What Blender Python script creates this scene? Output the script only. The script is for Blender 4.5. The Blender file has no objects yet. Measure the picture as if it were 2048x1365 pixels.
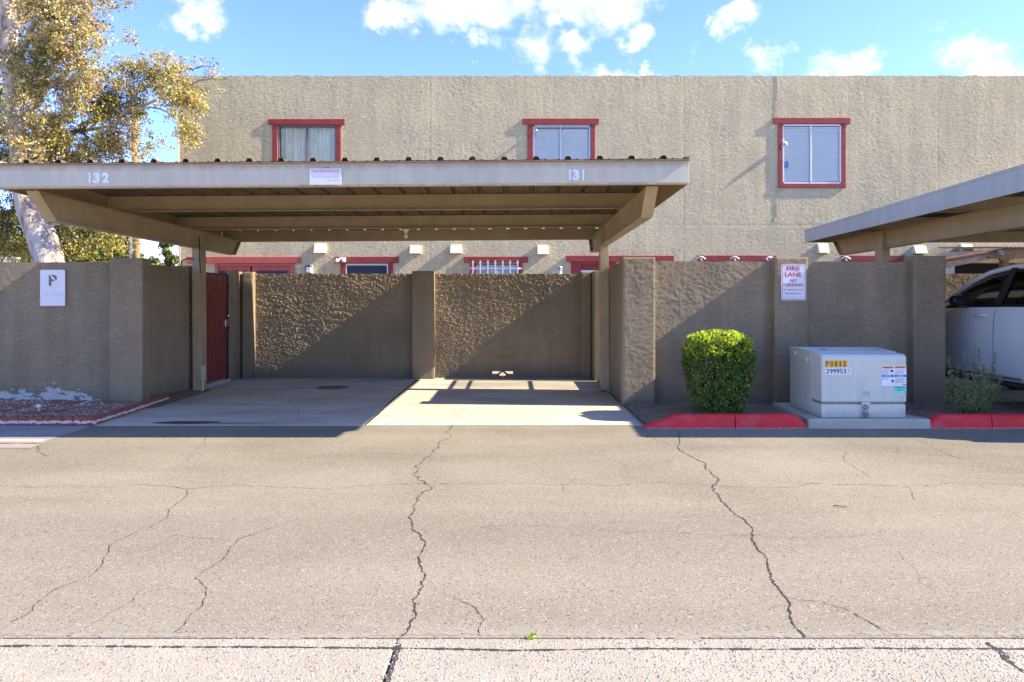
import bpy, bmesh, math, random
import numpy as np
from mathutils import Vector, Matrix, noise as mnoise
random.seed(7); RNG = np.random.default_rng(7)
S = bpy.context.scene
C = S.collection
R = math.radians
# ------------------------------------------------------------------ camera
F = 1380.0; CH = 1.45                       # focal length in photo pixels, camera height in metres
cam = bpy.data.cameras.new('camera'); cam.sensor_width = 36; cam.lens = 36*F/2048
cam.shift_y = -82.5/2048; cam.clip_start = .05; cam.clip_end = 900
camo = bpy.data.objects.new('camera', cam); C.objects.link(camo)
camo.location = (0, 0, CH); camo.rotation_euler = (R(90), 0, 0); S.camera = camo
# ------------------------------------------------------------------ light
EXPO = 1.67
SUN_EL, SUN_AZ = 35.8, 4.2                   # azimuth measured from +X towards -Y (grazes the facade)
sun = bpy.data.lights.new('sun', 'SUN'); sun.energy = 4.1; sun.angle = R(.53); sun.color = (1, .90, .73)
suno = bpy.data.objects.new('sun', sun); C.objects.link(suno)
to_sun = Vector((math.cos(R(SUN_EL))*math.cos(R(SUN_AZ)), -math.cos(R(SUN_EL))*math.sin(R(SUN_AZ)), math.sin(R(SUN_EL))))
suno.rotation_euler = to_sun.to_track_quat('Z', 'Y').to_euler(); suno.location = to_sun*60
S.view_settings.view_transform = 'Standard'; S.view_settings.look = 'None'
S.view_settings.exposure = EXPO; S.view_settings.gamma = 1; S.view_settings.use_curve_mapping = False
S.render.engine = 'CYCLES'
S.cycles.max_bounces = 8; S.cycles.diffuse_bounces = 4; S.cycles.transparent_max_bounces = 12

def pd(px, py):
    v = Vector(((px-1024)/F, 1, (600-py)/F)); v.normalize(); return v
world = bpy.data.worlds.new('World'); S.world = world; world.use_nodes = True
def build_world():
    nt = world.node_tree; nt.nodes.clear(); N = nt.nodes; L = nt.links
    out = N.new('ShaderNodeOutputWorld'); bg = N.new('ShaderNodeBackground')
    sky = N.new('ShaderNodeTexSky'); sky.sky_type = 'NISHITA'; sky.sun_disc = False
    sky.sun_elevation = R(SUN_EL); sky.sun_rotation = R(90+SUN_AZ)
    sky.altitude = 300; sky.air_density = 1.0; sky.dust_density = .15; sky.ozone_density = 6.0
    geo = N.new('ShaderNodeTexCoord')
    nz = N.new('ShaderNodeTexNoise'); nz.inputs['Scale'].default_value = 9; nz.inputs['Detail'].default_value = 9
    nz.inputs['Roughness'].default_value = .62; nz.inputs['Distortion'].default_value = .35
    mp = N.new('ShaderNodeMapping'); mp.inputs['Scale'].default_value = (1, 1, 1.6)
    L.new(geo.outputs['Generated'], mp.inputs[0]); L.new(mp.outputs[0], nz.inputs['Vector'])
    wn = N.new('ShaderNodeTexNoise'); wn.inputs['Scale'].default_value = 14; wn.inputs['Detail'].default_value = 6; wn.inputs['Roughness'].default_value = .65
    L.new(geo.outputs['Generated'], wn.inputs['Vector'])
    ws = N.new('ShaderNodeVectorMath'); ws.operation = 'SUBTRACT'; L.new(wn.outputs['Color'], ws.inputs[0]); ws.inputs[1].default_value = (.5, .5, .5)
    wm = N.new('ShaderNodeVectorMath'); wm.operation = 'SCALE'; L.new(ws.outputs[0], wm.inputs[0]); wm.inputs['Scale'].default_value = .11
    wa_ = N.new('ShaderNodeVectorMath'); wa_.operation = 'ADD'; L.new(geo.outputs['Generated'], wa_.inputs[0]); L.new(wm.outputs[0], wa_.inputs[1])
    prev = None
    blobs = [(405,22,62),(380,50,50),(1050,88,105),(960,78,60),(1140,98,60),(1010,15,120),(900,10,110),(780,35,60),(1130,5,110),(1260,-20,110),
             (1110,48,60),(1280,80,42),(1488,22,66),(1535,125,60),(1722,122,84),(1700,142,64),(1905,108,84),(1975,135,70),(1240,150,66),(2060,152,40),(930,132,18),(1415,22,26),(1300,152,40)]
    for (px, py, r) in blobs:
        s = N.new('ShaderNodeVectorMath'); s.operation = 'SUBTRACT'; L.new(wa_.outputs[0], s.inputs[0]); s.inputs[1].default_value = pd(px, py)
        m = N.new('ShaderNodeVectorMath'); m.operation = 'MULTIPLY'; L.new(s.outputs[0], m.inputs[0]); m.inputs[1].default_value = (1, 1, 1.45)
        l = N.new('ShaderNodeVectorMath'); l.operation = 'LENGTH'; L.new(m.outputs[0], l.inputs[0])
        mr = N.new('ShaderNodeMapRange'); mr.inputs[1].default_value = r/F*1.15; mr.inputs[2].default_value = 0
        mr.inputs[3].default_value = 0; mr.inputs[4].default_value = .47; L.new(l.outputs['Value'], mr.inputs[0])
        if prev is None: prev = mr.outputs[0]
        else:
            a = N.new('ShaderNodeMath'); a.operation = 'MAXIMUM'; L.new(prev, a.inputs[0]); L.new(mr.outputs[0], a.inputs[1]); prev = a.outputs[0]
    ad = N.new('ShaderNodeMath'); ad.operation = 'ADD'; L.new(prev, ad.inputs[0]); L.new(nz.outputs[0], ad.inputs[1])
    mk = N.new('ShaderNodeMapRange'); mk.interpolation_type = 'SMOOTHSTEP'
    mk.inputs[1].default_value = .63; mk.inputs[2].default_value = .93; L.new(ad.outputs[0], mk.inputs[0])
    tn = N.new('ShaderNodeMixRGB'); tn.blend_type = 'MULTIPLY'; tn.inputs[0].default_value = 1; L.new(sky.outputs[0], tn.inputs[1]); tn.inputs[2].default_value = (.80, .755, .98, 1)
    cc = N.new('ShaderNodeMixRGB'); L.new(mk.outputs[0], cc.inputs[0]); L.new(tn.outputs[0], cc.inputs[1]); cc.inputs[2].default_value = (2.75, 2.85, 3.0, 1)
    L.new(cc.outputs[0], bg.inputs[0]); bg.inputs[1].default_value = .150
    L.new(bg.outputs[0], out.inputs[0])
build_world()

# ------------------------------------------------------------------ helpers
def XW(px, Y): return (px-1024)*Y/F
def ZW(py, Y): return CH-(py-600)*Y/F
def GY(py, z=0): return F*(CH-z)/(py-600)
def G(px, py, z=0):
    Y = GY(py, z); return (XW(px, Y), Y)
ORG = {}
def org(p): return ORG.get(p.name, Vector((0, 0, 0))) if p is not None else Vector((0, 0, 0))
def thing(name, label, cat, loc, group=None):
    o = bpy.data.objects.new(name, None); C.objects.link(o); o.location = loc; o.empty_display_size = .1
    o['label'] = label; o['category'] = cat
    if group: o['group'] = group
    ORG[o.name] = Vector(loc); return o
def tag(o, label, cat, group=None):
    o['label'] = label; o['category'] = cat
    if group: o['group'] = group
    return o
def link(name, me, m, parent=None, smooth=False, kind=None, label=None):
    if m is not None:
        for x in (m if isinstance(m, (list, tuple)) else [m]): me.materials.append(x)
    if smooth: me.polygons.foreach_set('use_smooth', [True]*len(me.polygons))
    o = bpy.data.objects.new(name, me); C.objects.link(o)
    if parent is not None:
        o.parent = parent; ORG[o.name] = org(parent)
    if kind: o['kind'] = kind
    if label: o['label'] = label
    return o
class MB:
    def __init__(s): s.v = []; s.f = []; s.mi = []
    def quad(s, a, b, c, d, mi=0):
        n = len(s.v); s.v += [tuple(a), tuple(b), tuple(c), tuple(d)]; s.f.append((n, n+1, n+2, n+3)); s.mi.append(mi); return s
    def poly(s, pts, mi=0):
        n = len(s.v); s.v += [tuple(p) for p in pts]; s.f.append(tuple(range(n, n+len(pts)))); s.mi.append(mi); return s
    def box(s, x0, x1, y0, y1, z0, z1, mi=0):
        n = len(s.v)
        s.v += [(x0,y0,z0),(x1,y0,z0),(x1,y1,z0),(x0,y1,z0),(x0,y0,z1),(x1,y0,z1),(x1,y1,z1),(x0,y1,z1)]
        for q in ((0,3,2,1),(4,5,6,7),(0,1,5,4),(1,2,6,5),(2,3,7,6),(3,0,4,7)): s.f.append(tuple(n+i for i in q)); s.mi.append(mi)
        return s
    def prism(s, poly, lo, hi, axis, mi=0):
        # poly: list of 2-D points; axis 'x','y','z' extrusion between lo and hi
        k = len(poly); n = len(s.v)
        def P(p, t):
            return (t, p[0], p[1]) if axis == 'x' else ((p[0], t, p[1]) if axis == 'y' else (p[0], p[1], t))
        s.v += [P(p, lo) for p in poly]+[P(p, hi) for p in poly]
        s.f.append(tuple(n+i for i in range(k))[::-1]); s.f.append(tuple(n+k+i for i in range(k))); s.mi += [mi, mi]
        for i in range(k):
            j = (i+1) % k; s.f.append((n+i, n+j, n+k+j, n+k+i)); s.mi.append(mi)
        return s
    def tube(s, pts, r, seg=8, cap=True, mi=0):
        pts = [Vector(p) for p in pts]; k = len(pts); rs = r if isinstance(r, (list, tuple)) else [r]*k
        n = len(s.v); up = Vector((0, 0, 1)); prev = None
        for i, p in enumerate(pts):
            d = (pts[min(i+1, k-1)]-pts[max(i-1, 0)]).normalized()
            if prev is None: a = d.cross(up if abs(d.z) < .9 else Vector((1, 0, 0))).normalized()
            else: a = (prev-d*prev.dot(d)).normalized()
            prev = a; b = d.cross(a)
            for q in range(seg):
                t = 2*math.pi*q/seg; s.v.append(tuple(p+(a*math.cos(t)+b*math.sin(t))*rs[i]))
        for i in range(k-1):
            for q in range(seg):
                q2 = (q+1) % seg
                s.f.append((n+i*seg+q, n+i*seg+q2, n+(i+1)*seg+q2, n+(i+1)*seg+q)); s.mi.append(mi)
        if cap:
            s.f.append(tuple(n+q for q in range(seg))[::-1]); s.f.append(tuple(n+(k-1)*seg+q for q in range(seg))); s.mi += [mi, mi]
        return s
    def lathe(s, c, prof, axis='z', seg=16, mi=0):
        n = len(s.v); c = Vector(c)
        for (r, t) in prof:
            for q in range(seg):
                a = 2*math.pi*q/seg; u, w = r*math.cos(a), r*math.sin(a)
                s.v.append(tuple(c+(Vector((u, w, t)) if axis == 'z' else (Vector((u, t, w)) if axis == 'y' else Vector((t, u, w))))))
        for i in range(len(prof)-1):
            for q in range(seg):
                q2 = (q+1) % seg; s.f.append((n+i*seg+q, n+i*seg+q2, n+(i+1)*seg+q2, n+(i+1)*seg+q)); s.mi.append(mi)
        s.f.append(tuple(n+q for q in range(seg))); s.f.append(tuple(n+(len(prof)-1)*seg+q for q in range(seg))); s.mi += [mi, mi]
        return s
    def build(s, name, m, parent=None, bevel=0, smooth=False, kind=None, label=None, wob=0):
        o0 = org(parent)
        me = bpy.data.meshes.new(name)
        vs = [(x-o0.x, y-o0.y, z-o0.z) for x, y, z in s.v]
        me.from_pydata(vs, [], s.f)
        bm = bmesh.new(); bm.from_mesh(me)
        bmesh.ops.recalc_face_normals(bm, faces=bm.faces) if len(bm.faces) < 60000 else None
        bm.to_mesh(me); bm.free()
        if any(s.mi): me.polygons.foreach_set('material_index', s.mi)
        o = link(name, me, m, parent, smooth, kind, label)
        if bevel:
            b = o.modifiers.new('bevel', 'BEVEL'); b.width = bevel; b.segments = 2; b.limit_method = 'ANGLE'; b.angle_limit = R(40)
        return o
def _each(self, name, m, parent=None, bevel=0, **k):
    n = len(self.v); par = list(range(n))
    def fd(i):
        while par[i] != i: par[i] = par[par[i]]; i = par[i]
        return i
    for f in self.f:
        for q in f[1:]: par[fd(q)] = fd(f[0])
    g = {}
    for fi, f in enumerate(self.f): g.setdefault(fd(f[0]), []).append(fi)
    for r, fs in g.items():
        mb = MB(); mp = {}
        for fi in fs:
            for q in self.f[fi]:
                if q not in mp: mp[q] = len(mb.v); mb.v.append(self.v[q])
            mb.f.append(tuple(mp[q] for q in self.f[fi])); mb.mi.append(self.mi[fi])
        o = mb.build(name, m, parent, bevel, **k)
    return o
MB.each = _each
def box(name, m, parent, x0, x1, y0, y1, z0, z1, bevel=0, **k):
    return MB().box(x0, x1, y0, y1, z0, z1).build(name, m, parent, bevel, **k)

# ------------------------------------------------------------------ materials
MATS = {}
class NT:
    def __init__(s, name):
        s.m = bpy.data.materials.new(name); s.m.use_nodes = True; s.t = s.m.node_tree; s.N = s.t.nodes; s.L = s.t.links
        s.p = s.N['Principled BSDF']; s.tc = s.N.new('ShaderNodeTexCoord'); s.geo = s.N.new('ShaderNodeNewGeometry')
    def pos(s, scale=(1, 1, 1), rot=(0, 0, 0)):
        mp = s.N.new('ShaderNodeMapping'); mp.inputs['Scale'].default_value = scale; mp.inputs['Rotation'].default_value = rot
        s.L.new(s.geo.outputs['Position'], mp.inputs[0]); return mp.outputs[0]
    def noise(s, sc, det=4, rough=.55, dist=0, vec=None):
        n = s.N.new('ShaderNodeTexNoise'); n.inputs['Scale'].default_value = sc; n.inputs['Detail'].default_value = det
        n.inputs['Roughness'].default_value = rough; n.inputs['Distortion'].default_value = dist
        s.L.new(vec if vec is not None else s.geo.outputs['Position'], n.inputs['Vector']); return n.outputs[0]
    def vor(s, sc, feat='F1', vec=None, rand=1):
        n = s.N.new('ShaderNodeTexVoronoi'); n.feature = feat; n.inputs['Scale'].default_value = sc; n.inputs['Randomness'].default_value = rand
        s.L.new(vec if vec is not None else s.geo.outputs['Position'], n.inputs['Vector']); return n
    def ramp(s, fac, stops):
        r = s.N.new('ShaderNodeValToRGB'); e = r.color_ramp.elements
        while len(e) > 1: e.remove(e[-1])
        for i, (p, c) in enumerate(stops):
            x = e[0] if i == 0 else e.new(p); x.position = p
            c = (c, c, c) if isinstance(c, (int, float)) else c; x.color = (*c, 1)
        s.L.new(fac, r.inputs[0]); return r.outputs[0]
    def mix(s, fac, a, b, mode='MIX'):
        n = s.N.new('ShaderNodeMixRGB'); n.blend_type = mode
        for i, x in enumerate((fac, a, b)):
            if isinstance(x, (int, float)): n.inputs[i].default_value = x if i == 0 else (x, x, x, 1)
            elif isinstance(x, tuple): n.inputs[i].default_value = (*x, 1)
            else: s.L.new(x, n.inputs[i])
        return n.outputs[0]
    def math(s, op, a, b=0):
        n = s.N.new('ShaderNodeMath'); n.operation = op
        for i, x in enumerate((a, b)):
            if isinstance(x, (int, float)): n.inputs[i].default_value = x
            else: s.L.new(x, n.inputs[i])
        return n.outputs[0]
    def col(s, c):
        if isinstance(c, tuple): s.p.inputs['Base Color'].default_value = (*c, 1)
        else: s.L.new(c, s.p.inputs['Base Color'])
    def rough(s, r):
        if isinstance(r, (int, float)): s.p.inputs['Roughness'].default_value = r
        else: s.L.new(r, s.p.inputs['Roughness'])
    def bump(s, h, dist=.01, st=1):
        b = s.N.new('ShaderNodeBump'); b.inputs['Distance'].default_value = dist; b.inputs['Strength'].default_value = st
        s.L.new(h, b.inputs['Height'])
        if s.p.inputs['Normal'].links: s.L.new(s.p.inputs['Normal'].links[0].from_socket, b.inputs['Normal'])
        s.L.new(b.outputs[0], s.p.inputs['Normal'])
def mat(name, c, rough=.6, metal=0, var=.12, vs=6, bump=0, bs=60, spec=None):
    t = NT(name)
    n = t.noise(vs, 5, .6)
    t.col(t.ramp(n, [(.3, tuple(x*(1-var) for x in c)), (.7, tuple(min(1, x*(1+var)) for x in c))]))
    t.rough(rough); t.p.inputs['Metallic'].default_value = metal
    if spec is not None: t.p.inputs['Specular IOR Level'].default_value = spec
    if bump: t.bump(t.noise(bs, 4, .6), bump)
    return t.m
def stucco(name, c, var=.16, fine=.004, streak=None, grime=True, rb=.45):
    t = NT(name)
    n1 = t.noise(1.3, 5, .6); n2 = t.noise(28, 4, .7)
    a = t.ramp(n1, [(.3, tuple(x*(1-var) for x in c)), (.72, tuple(x*(1+var*.7) for x in c))])
    a = t.mix(.55, a, t.ramp(n2, [(.25, .72), (.75, 1.0)]), 'MULTIPLY')
    st = t.noise(2.2, 4, .6, .3, t.pos((2.6, 2.6, .22)))
    a = t.mix(.5, a, t.ramp(st, [(.35, .74), (.6, 1.0)]), 'MULTIPLY')
    a = t.mix(.5, a, t.ramp(t.noise(.45, 4, .6, .6), [(.35, (.86, .90, .95)), (.6, (1.0, 1.0, .98))]), 'MULTIPLY')
    if grime:
        sep = t.N.new('ShaderNodeSeparateXYZ'); t.L.new(t.geo.outputs['Position'], sep.inputs[0])
        g = t.math('ADD', sep.outputs[2], t.math('MULTIPLY', t.noise(4, 5, .7), .35))
        a = t.mix(t.ramp(g, [(.2, .75), (.48, 0.0)]), a, (.17, .15, .125))
    t.col(a); t.rough(.92); t.p.inputs['Specular IOR Level'].default_value = .2
    v = t.noise(95, 5, .75); t.bump(v, fine)
    r1 = t.noise(9, 6, .68, .35, t.pos((1, 1, 2.3), (0, R(-22), 0))); r1 = t.math('ABSOLUTE', t.math('SUBTRACT', r1, .5))
    t.bump(t.ramp(r1, [(0, 1.0), (.045, .35), (.10, 0.0)]), fine*rb)
    return t.m
M = {}
M['taupe'] = stucco('taupe_stucco', (.37, .282, .18), .15, .008)
M['facade'] = stucco('beige_stucco', (.77, .63, .375), .08, .005, grime=False, rb=1.2)
M['steel'] = mat('tan_painted_steel', (.39, .295, .165), .5, 0, .14, 3, .0012, 200)
M['fascia'] = mat('grey_painted_fascia', (.50, .445, .36), .5, 0, .08, 2.2, .001, 150)
M['edge'] = mat('rusty_roof_edge', (.42, .27, .17), .7, 0, .3, 12)
M['rim_blue'] = mat('weathered_grey_fascia', (.42, .42, .41), .45, 0, .12, 4, .001, 120)
M['galv'] = mat('weathered_corrugated_steel', (.14, .105, .07), .5, .25, .3, 5)
M['redtrim'] = None
def redtrim():
    t = NT('red_painted_wood'); a = t.ramp(t.noise(9, 5, .6), [(.3, (.25, .032, .022)), (.7, (.37, .052, .036))])
    ch = t.ramp(t.noise(42, 6, .75, 0, t.pos((1, 1, 1.4))), [(.66, 0.0), (.70, 1.0)])
    t.col(t.mix(ch, a, (.62, .42, .36))); t.rough(.7); t.bump(t.noise(60, 5, .7, 0, t.pos((.25, 1, 1))), .002); return t.m
M['redtrim'] = redtrim()
M['salmon'] = mat('faded_salmon_paint', (.50, .11, .08), .7, 0, .1, 5)
M['gatered'] = mat('oxblood_gate_paint', (.20, .035, .028), .55, 0, .3, 7, .002, 40)
M['black'] = mat('black_metal', (.018, .018, .02), .45, .3, .2)
M['dark'] = mat('dark_interior', (.02, .02, .025), .8)
M['rubber'] = mat('tyre_rubber', (.02, .02, .02), .85)
M['white'] = mat('white_paint', (.78, .78, .77), .5, 0, .04)
M['vinyl'] = mat('white_vinyl', (.75, .76, .78), .4, 0, .03)
M['cream'] = mat('cream_painted_metal', (.78, .68, .52), .6, 0, .06)
M['alu'] = mat('aluminium', (.45, .46, .48), .35, .8, .08)
M['bronze'] = mat('bronze_sash', (.18, .13, .13), .5, .3, .1)
M['blind'] = mat('blind_slat_white', (.96, .95, .87), .5, 0, .04)
M['curtain'] = mat('curtain_cloth', (.90, .88, .68), .9, 0, .15, 3)
M['screen'] = mat('dark_insect_screen', (.028, .028, .045), .6, 0, .35, 14)
M['chrome'] = mat('chrome', (.7, .7, .72), .15, 1, .02)
M['wood'] = mat('weathered_patio_wood', (.36, .235, .13), .8, 0, .3, 8, .003, 30)
M['whitewood'] = mat('peeling_white_beam', (.50, .42, .36), .8, 0, .3, 14, .003, 50)
M['rust'] = mat('rusted_roof_sheet', (.28, .13, .06), .8, 0, .4, 9)
M['gcab'] = mat('grey_green_cabinet_paint', (.47, .51, .50), .38, 0, .05, 2.5, .0012, 260)
M['gcabs'] = mat('grey_green_cabinet_side_paint', (.45, .48, .455), .4, 0, .08, 3, .0012, 260)
def fasciamat(name, c):
    t = NT(name); a = t.ramp(t.noise(1.6, 5, .6), [(.3, tuple(x*.93 for x in c)), (.7, tuple(x*1.04 for x in c))])
    a = t.mix(.5, a, t.ramp(t.noise(6, 6, .7, 0, t.pos((1.6, 1.6, .10))), [(.38, .80), (.60, 1.0)]), 'MULTIPLY')
    sep = t.N.new('ShaderNodeSeparateXYZ'); t.L.new(t.geo.outputs['Position'], sep.inputs[0])
    g = t.math('SUBTRACT', t.math('ADD', sep.outputs[2], t.math('MULTIPLY', t.noise(5, 6, .75, 0, t.pos((1, 1, .3))), .17)), 2.0)
    g = t.math('SUBTRACT', g, t.math('MULTIPLY', sep.outputs[0], .006))
    a = t.mix(t.ramp(g, [(.86, 0.0), (.925, .6)]), a, (.27, .19, .11))
    a = t.mix(t.ramp(t.noise(26, 7, .8, 0, t.pos((1, 1, .45))), [(.68, 0.0), (.72, .7)]), a, (.30, .20, .13))
    t.col(a); t.rough(.55); t.bump(t.noise(2.2, 3, .5), .004); t.bump(t.noise(150, 3, .6), .0012); return t.m
M['fascia'] = fasciamat('weathered_fascia_paint', (.55, .50, .375)); M['rim_blue'] = fasciamat('weathered_rim_paint', (.44, .46, .43))
def cabmat(name, c):
    t = NT(name); a = t.ramp(t.noise(2.2, 6, .65), [(.3, tuple(x*.92 for x in c)), (.7, tuple(x*1.04 for x in c))])
    a = t.mix(.45, a, t.ramp(t.noise(5, 5, .7, 0, t.pos((2.5, 2.5, .16))), [(.40, .84), (.6, 1.0)]), 'MULTIPLY')
    sep = t.N.new('ShaderNodeSeparateXYZ'); t.L.new(t.geo.outputs['Position'], sep.inputs[0])
    g = t.math('ADD', sep.outputs[2], t.math('MULTIPLY', t.noise(12, 6, .75), .16))
    a = t.mix(t.ramp(g, [(.19, .65), (.30, 0.0)]), a, (.30, .27, .22))
    a = t.mix(t.ramp(t.noise(60, 6, .8), [(.70, 0.0), (.72, .8)]), a, (.22, .20, .17))
    t.col(a); t.rough(.45); t.bump(t.noise(240, 3, .6), .0012); return t.m
M['gcab'] = cabmat('worn_cabinet_paint', (.62, .62, .525)); M['gcabs'] = cabmat('worn_cabinet_side_paint', (.57, .56, .455))
M['cgap'] = mat('cabinet_gap_tan', (.25, .22, .16), .7)
M['brick'] = None
def edger():
    t = NT('red_edging_block'); a = t.ramp(t.noise(11, 5, .7), [(.3, (.20, .05, .03)), (.7, (.36, .10, .055))])
    sep = t.N.new('ShaderNodeSeparateXYZ'); t.L.new(t.geo.outputs['Position'], sep.inputs[0])
    z = t.math('ADD', sep.outputs[2], t.math('MULTIPLY', t.math('SUBTRACT', t.noise(16, 5, .75), .5), .09))
    w = t.ramp(z, [(.022, 0.0), (.028, 1.0), (.050, 1.0), (.056, 0.0)])
    t.col(t.mix(w, a, (.62, .55, .53))); t.rough(.85); t.bump(t.noise(70, 5, .7), .004); return t.m
M['brick'] = edger()
def redcurb():
    t = NT('red_curb_paint'); a = t.ramp(t.noise(5, 5, .6), [(.3, (.66, .018, .022)), (.7, (.82, .028, .032))])
    ch = t.ramp(t.noise(30, 7, .82), [(.615, 0.0), (.64, .9)])
    sep = t.N.new('ShaderNodeSeparateXYZ'); t.L.new(t.geo.outputs['Position'], sep.inputs[0])
    lo = t.ramp(t.math('ADD', sep.outputs[2], t.math('MULTIPLY', t.noise(25, 5, .7), .05)), [(.028, 1.0), (.034, 0.0)])
    a = t.mix(ch, a, (.45, .38, .33)); a = t.mix(lo, a, (.35, .31, .28))
    a = t.mix(t.ramp(t.noise(3.2, 6, .7, .5), [(.5, 0.0), (.75, .45)]), a, (.30, .20, .17))
    t.col(a); t.rough(.65); t.bump(t.noise(55, 5, .7), .009); return t.m
M['redcurb'] = redcurb()
def concrete(name, c, stain=.35, agg=0):
    t = NT(name); a = t.ramp(t.noise(1.1, 6, .6, .4, t.pos((.7, 1.5, 1))), [(.28, tuple(x*(1-stain) for x in c)), (.55, c), (.8, tuple(min(1, x*1.12) for x in c))])
    a = t.mix(.5, a, t.ramp(t.noise(160, 3, .7), [(.3, .7), (.7, 1.0)]), 'MULTIPLY')
    sm = t.ramp(t.noise(2.4, 6, .65, 1.2, t.pos((.35, 2.0, 1))), [(.42, 1.0), (.52, .82), (.60, 1.0)])
    a = t.mix(.6, a, sm, 'MULTIPLY')
    t.col(a); t.rough(.85); t.bump(t.noise(120, 4, .7), .003); return t.m
M['slab'] = concrete('carport_concrete', (.64, .56, .42), .30)
M['pad'] = concrete('pad_concrete', (.48, .45, .36), .2)
M['apron'] = concrete('apron_concrete', (.38, .33, .28), .25)
def asphalt():
    t = NT('weathered_asphalt')
    base = t.ramp(t.noise(.55, 6, .6, .5), [(.25, (.205, .175, .120)), (.5, (.265, .229, .160)), (.75, (.32, .28, .20))])
    # pinkish worn aggregate close to the gutter, greyer sealed asphalt beyond
    sep = t.N.new('ShaderNodeSeparateXYZ'); t.L.new(t.geo.outputs['Position'], sep.inputs[0])
    yy = t.math('ADD', sep.outputs[1], t.math('MULTIPLY', t.noise(.8, 4, .6), 2.4))
    base = t.mix(t.ramp(t.math('MULTIPLY', yy, .1), [(.36, .75), (.70, 0.0)]), base, (.33, .272, .20))
    v = t.vor(150); base = t.mix(.7, base, t.ramp(t.noise(1.0, 5, .6, .4, t.pos((.16, 1.3, 1))), [(.36, .84), (.58, 1.03)]), 'MULTIPLY')
    base = t.mix(t.ramp(t.noise(1.7, 6, .7, .3), [(.64, 0.0), (.72, .30)]), base, (.13, .11, .085))
    spk = t.mix(.5, base, t.ramp(t.noise(190, 3, .8), [(.30, .42), (.47, .93), (.60, 1.15), (.78, 1.9)]), 'MULTIPLY')
    cs = t.N.new('ShaderNodeSeparateColor'); t.L.new(v.outputs['Color'], cs.inputs[0])
    spk = t.mix(t.ramp(cs.outputs[0], [(.93, 0.0), (.95, .75)]), spk, (.055, .045, .04))
    spk = t.mix(t.ramp(cs.outputs[1], [(.93, 0.0), (.95, .6)]), spk, (.52, .46, .40))
    t.col(spk); t.rough(.95); t.p.inputs['Specular IOR Level'].default_value = .15
    t.bump(t.noise(170, 3, .7), .005); return t.m
M['asphalt'] = asphalt()
M['seal'] = mat('crack_sealer_grey', (.268, .236, .176), .9, 0, .2, 30, .002, 200)
M['crack'] = mat('crack_dark', (.045, .035, .028), .95, 0, .3, 60)  # plain dark tone for cracks, the slab joint and dark grit
def exposed():
    t = NT('exposed_aggregate_concrete')
    base = t.ramp(t.noise(1.5, 5, .6), [(.3, (.34, .295, .215)), (.7, (.43, .375, .28))])
    v = t.vor(75, vec=t.pos((1, 1, 1)))
    cs = t.N.new('ShaderNodeSeparateColor'); t.L.new(v.outputs['Color'], cs.inputs[0])
    sc = t.ramp(cs.outputs[0], [(0, (.20, .16, .12)), (.2, (.35, .30, .25)), (.4, (.11, .11, .12)), (.6, (.42, .30, .20)), (.8, (.55, .5, .45)), (1, (.24, .20, .18))])
    msk = t.math('MULTIPLY', t.ramp(v.outputs['Distance'], [(.22, 1.0), (.30, 0.0)]), t.ramp(cs.outputs[1], [(.50, 0.0), (.52, 1.0)]))
    base = t.mix(t.ramp(t.noise(2.3, 6, .7, .8), [(.45, 0.0), (.75, .5)]), base, (.30, .25, .19))
    t.col(t.mix(t.math('MULTIPLY', msk, .8), t.mix(.35, base, t.ramp(t.noise(230, 3, .8), [(.3, .6), (.6, 1.05)]), 'MULTIPLY'), sc)); t.rough(.85)
    t.bump(t.noise(120, 4, .7), .004); return t.m
M['exposed'] = exposed()
M['dirt'] = mat('bare_dirt', (.23, .17, .105), .95, 0, .35, 5, .02, 35)
M['reddirt'] = mat('red_dirt', (.24, .11, .07), .95, 0, .35, 8, .02, 40)
M['ground'] = mat('dry_ground', (.26, .21, .16), .95, 0, .2, .4, .01, 8)
M['patio'] = concrete('patio_concrete', (.42, .36, .29), .25)
M['stain'] = mat('oil_stain', (.16, .125, .09), .55, 0, .3, 14)
def puddle():
    t = NT('wet_puddle'); t.col((.06, .048, .036)); t.rough(.35); return t.m
M['puddle'] = puddle()
M['redpaint'] = mat('faded_red_ground_paint', (.52, .20, .15), .8, 0, .25, 20)
M['whitepaint'] = mat('peeling_white_paint', (.42, .41, .39), .9, 0, .12, 30, .002, 60)
M['roadwhite'] = mat('pale_worn_paint', (.72, .62, .52), .85, 0, .15, 20)
M['signw'] = mat('sign_white', (.70, .71, .76), .35, 0, .04)
M['signfade'] = mat('sun_faded_sign_white', (.76, .74, .76), .5, 0, .06, 10)
M['signr'] = mat('sign_red_ink', (.50, .03, .05), .5)
M['pinkink'] = mat('faded_pink_ink', (.68, .40, .45), .6)
M['peach'] = mat('ghost_peach_ink', (.80, .66, .60), .6)
M['greyink'] = mat('grey_ink', (.36, .36, .42), .6)
M['olive'] = mat('olive_grey_ink', (.16, .15, .12), .6)
M['ink'] = mat('black_ink', (.015, .015, .015), .5)
M['yellow'] = mat('yellow_label', (.80, .44, .02), .4)
M['labelw'] = mat('white_label', (.75, .77, .78), .4)
M['orange'] = mat('orange_label', (.72, .20, .02), .4)
M['blue'] = mat('blue_label', (.02, .10, .45), .4)
M['teal'] = mat('teal_label', (.20, .68, .56), .4)
M['tealink'] = mat('dark_teal_ink', (.02, .25, .22), .5)
M['stencil'] = mat('stencil_white_paint', (.74, .76, .82), .6)
M['padlock'] = mat('padlock_steel', (.16, .17, .19), .4, .7)
M['bulb'] = mat('frosted_bulb_glass', (.72, .58, .36), .25)
M['conduit'] = mat('tan_conduit', (.36, .285, .17), .55)
M['sticker'] = mat('blue_window_sticker', (.06, .14, .33), .4)
M['skin'] = None
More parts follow.
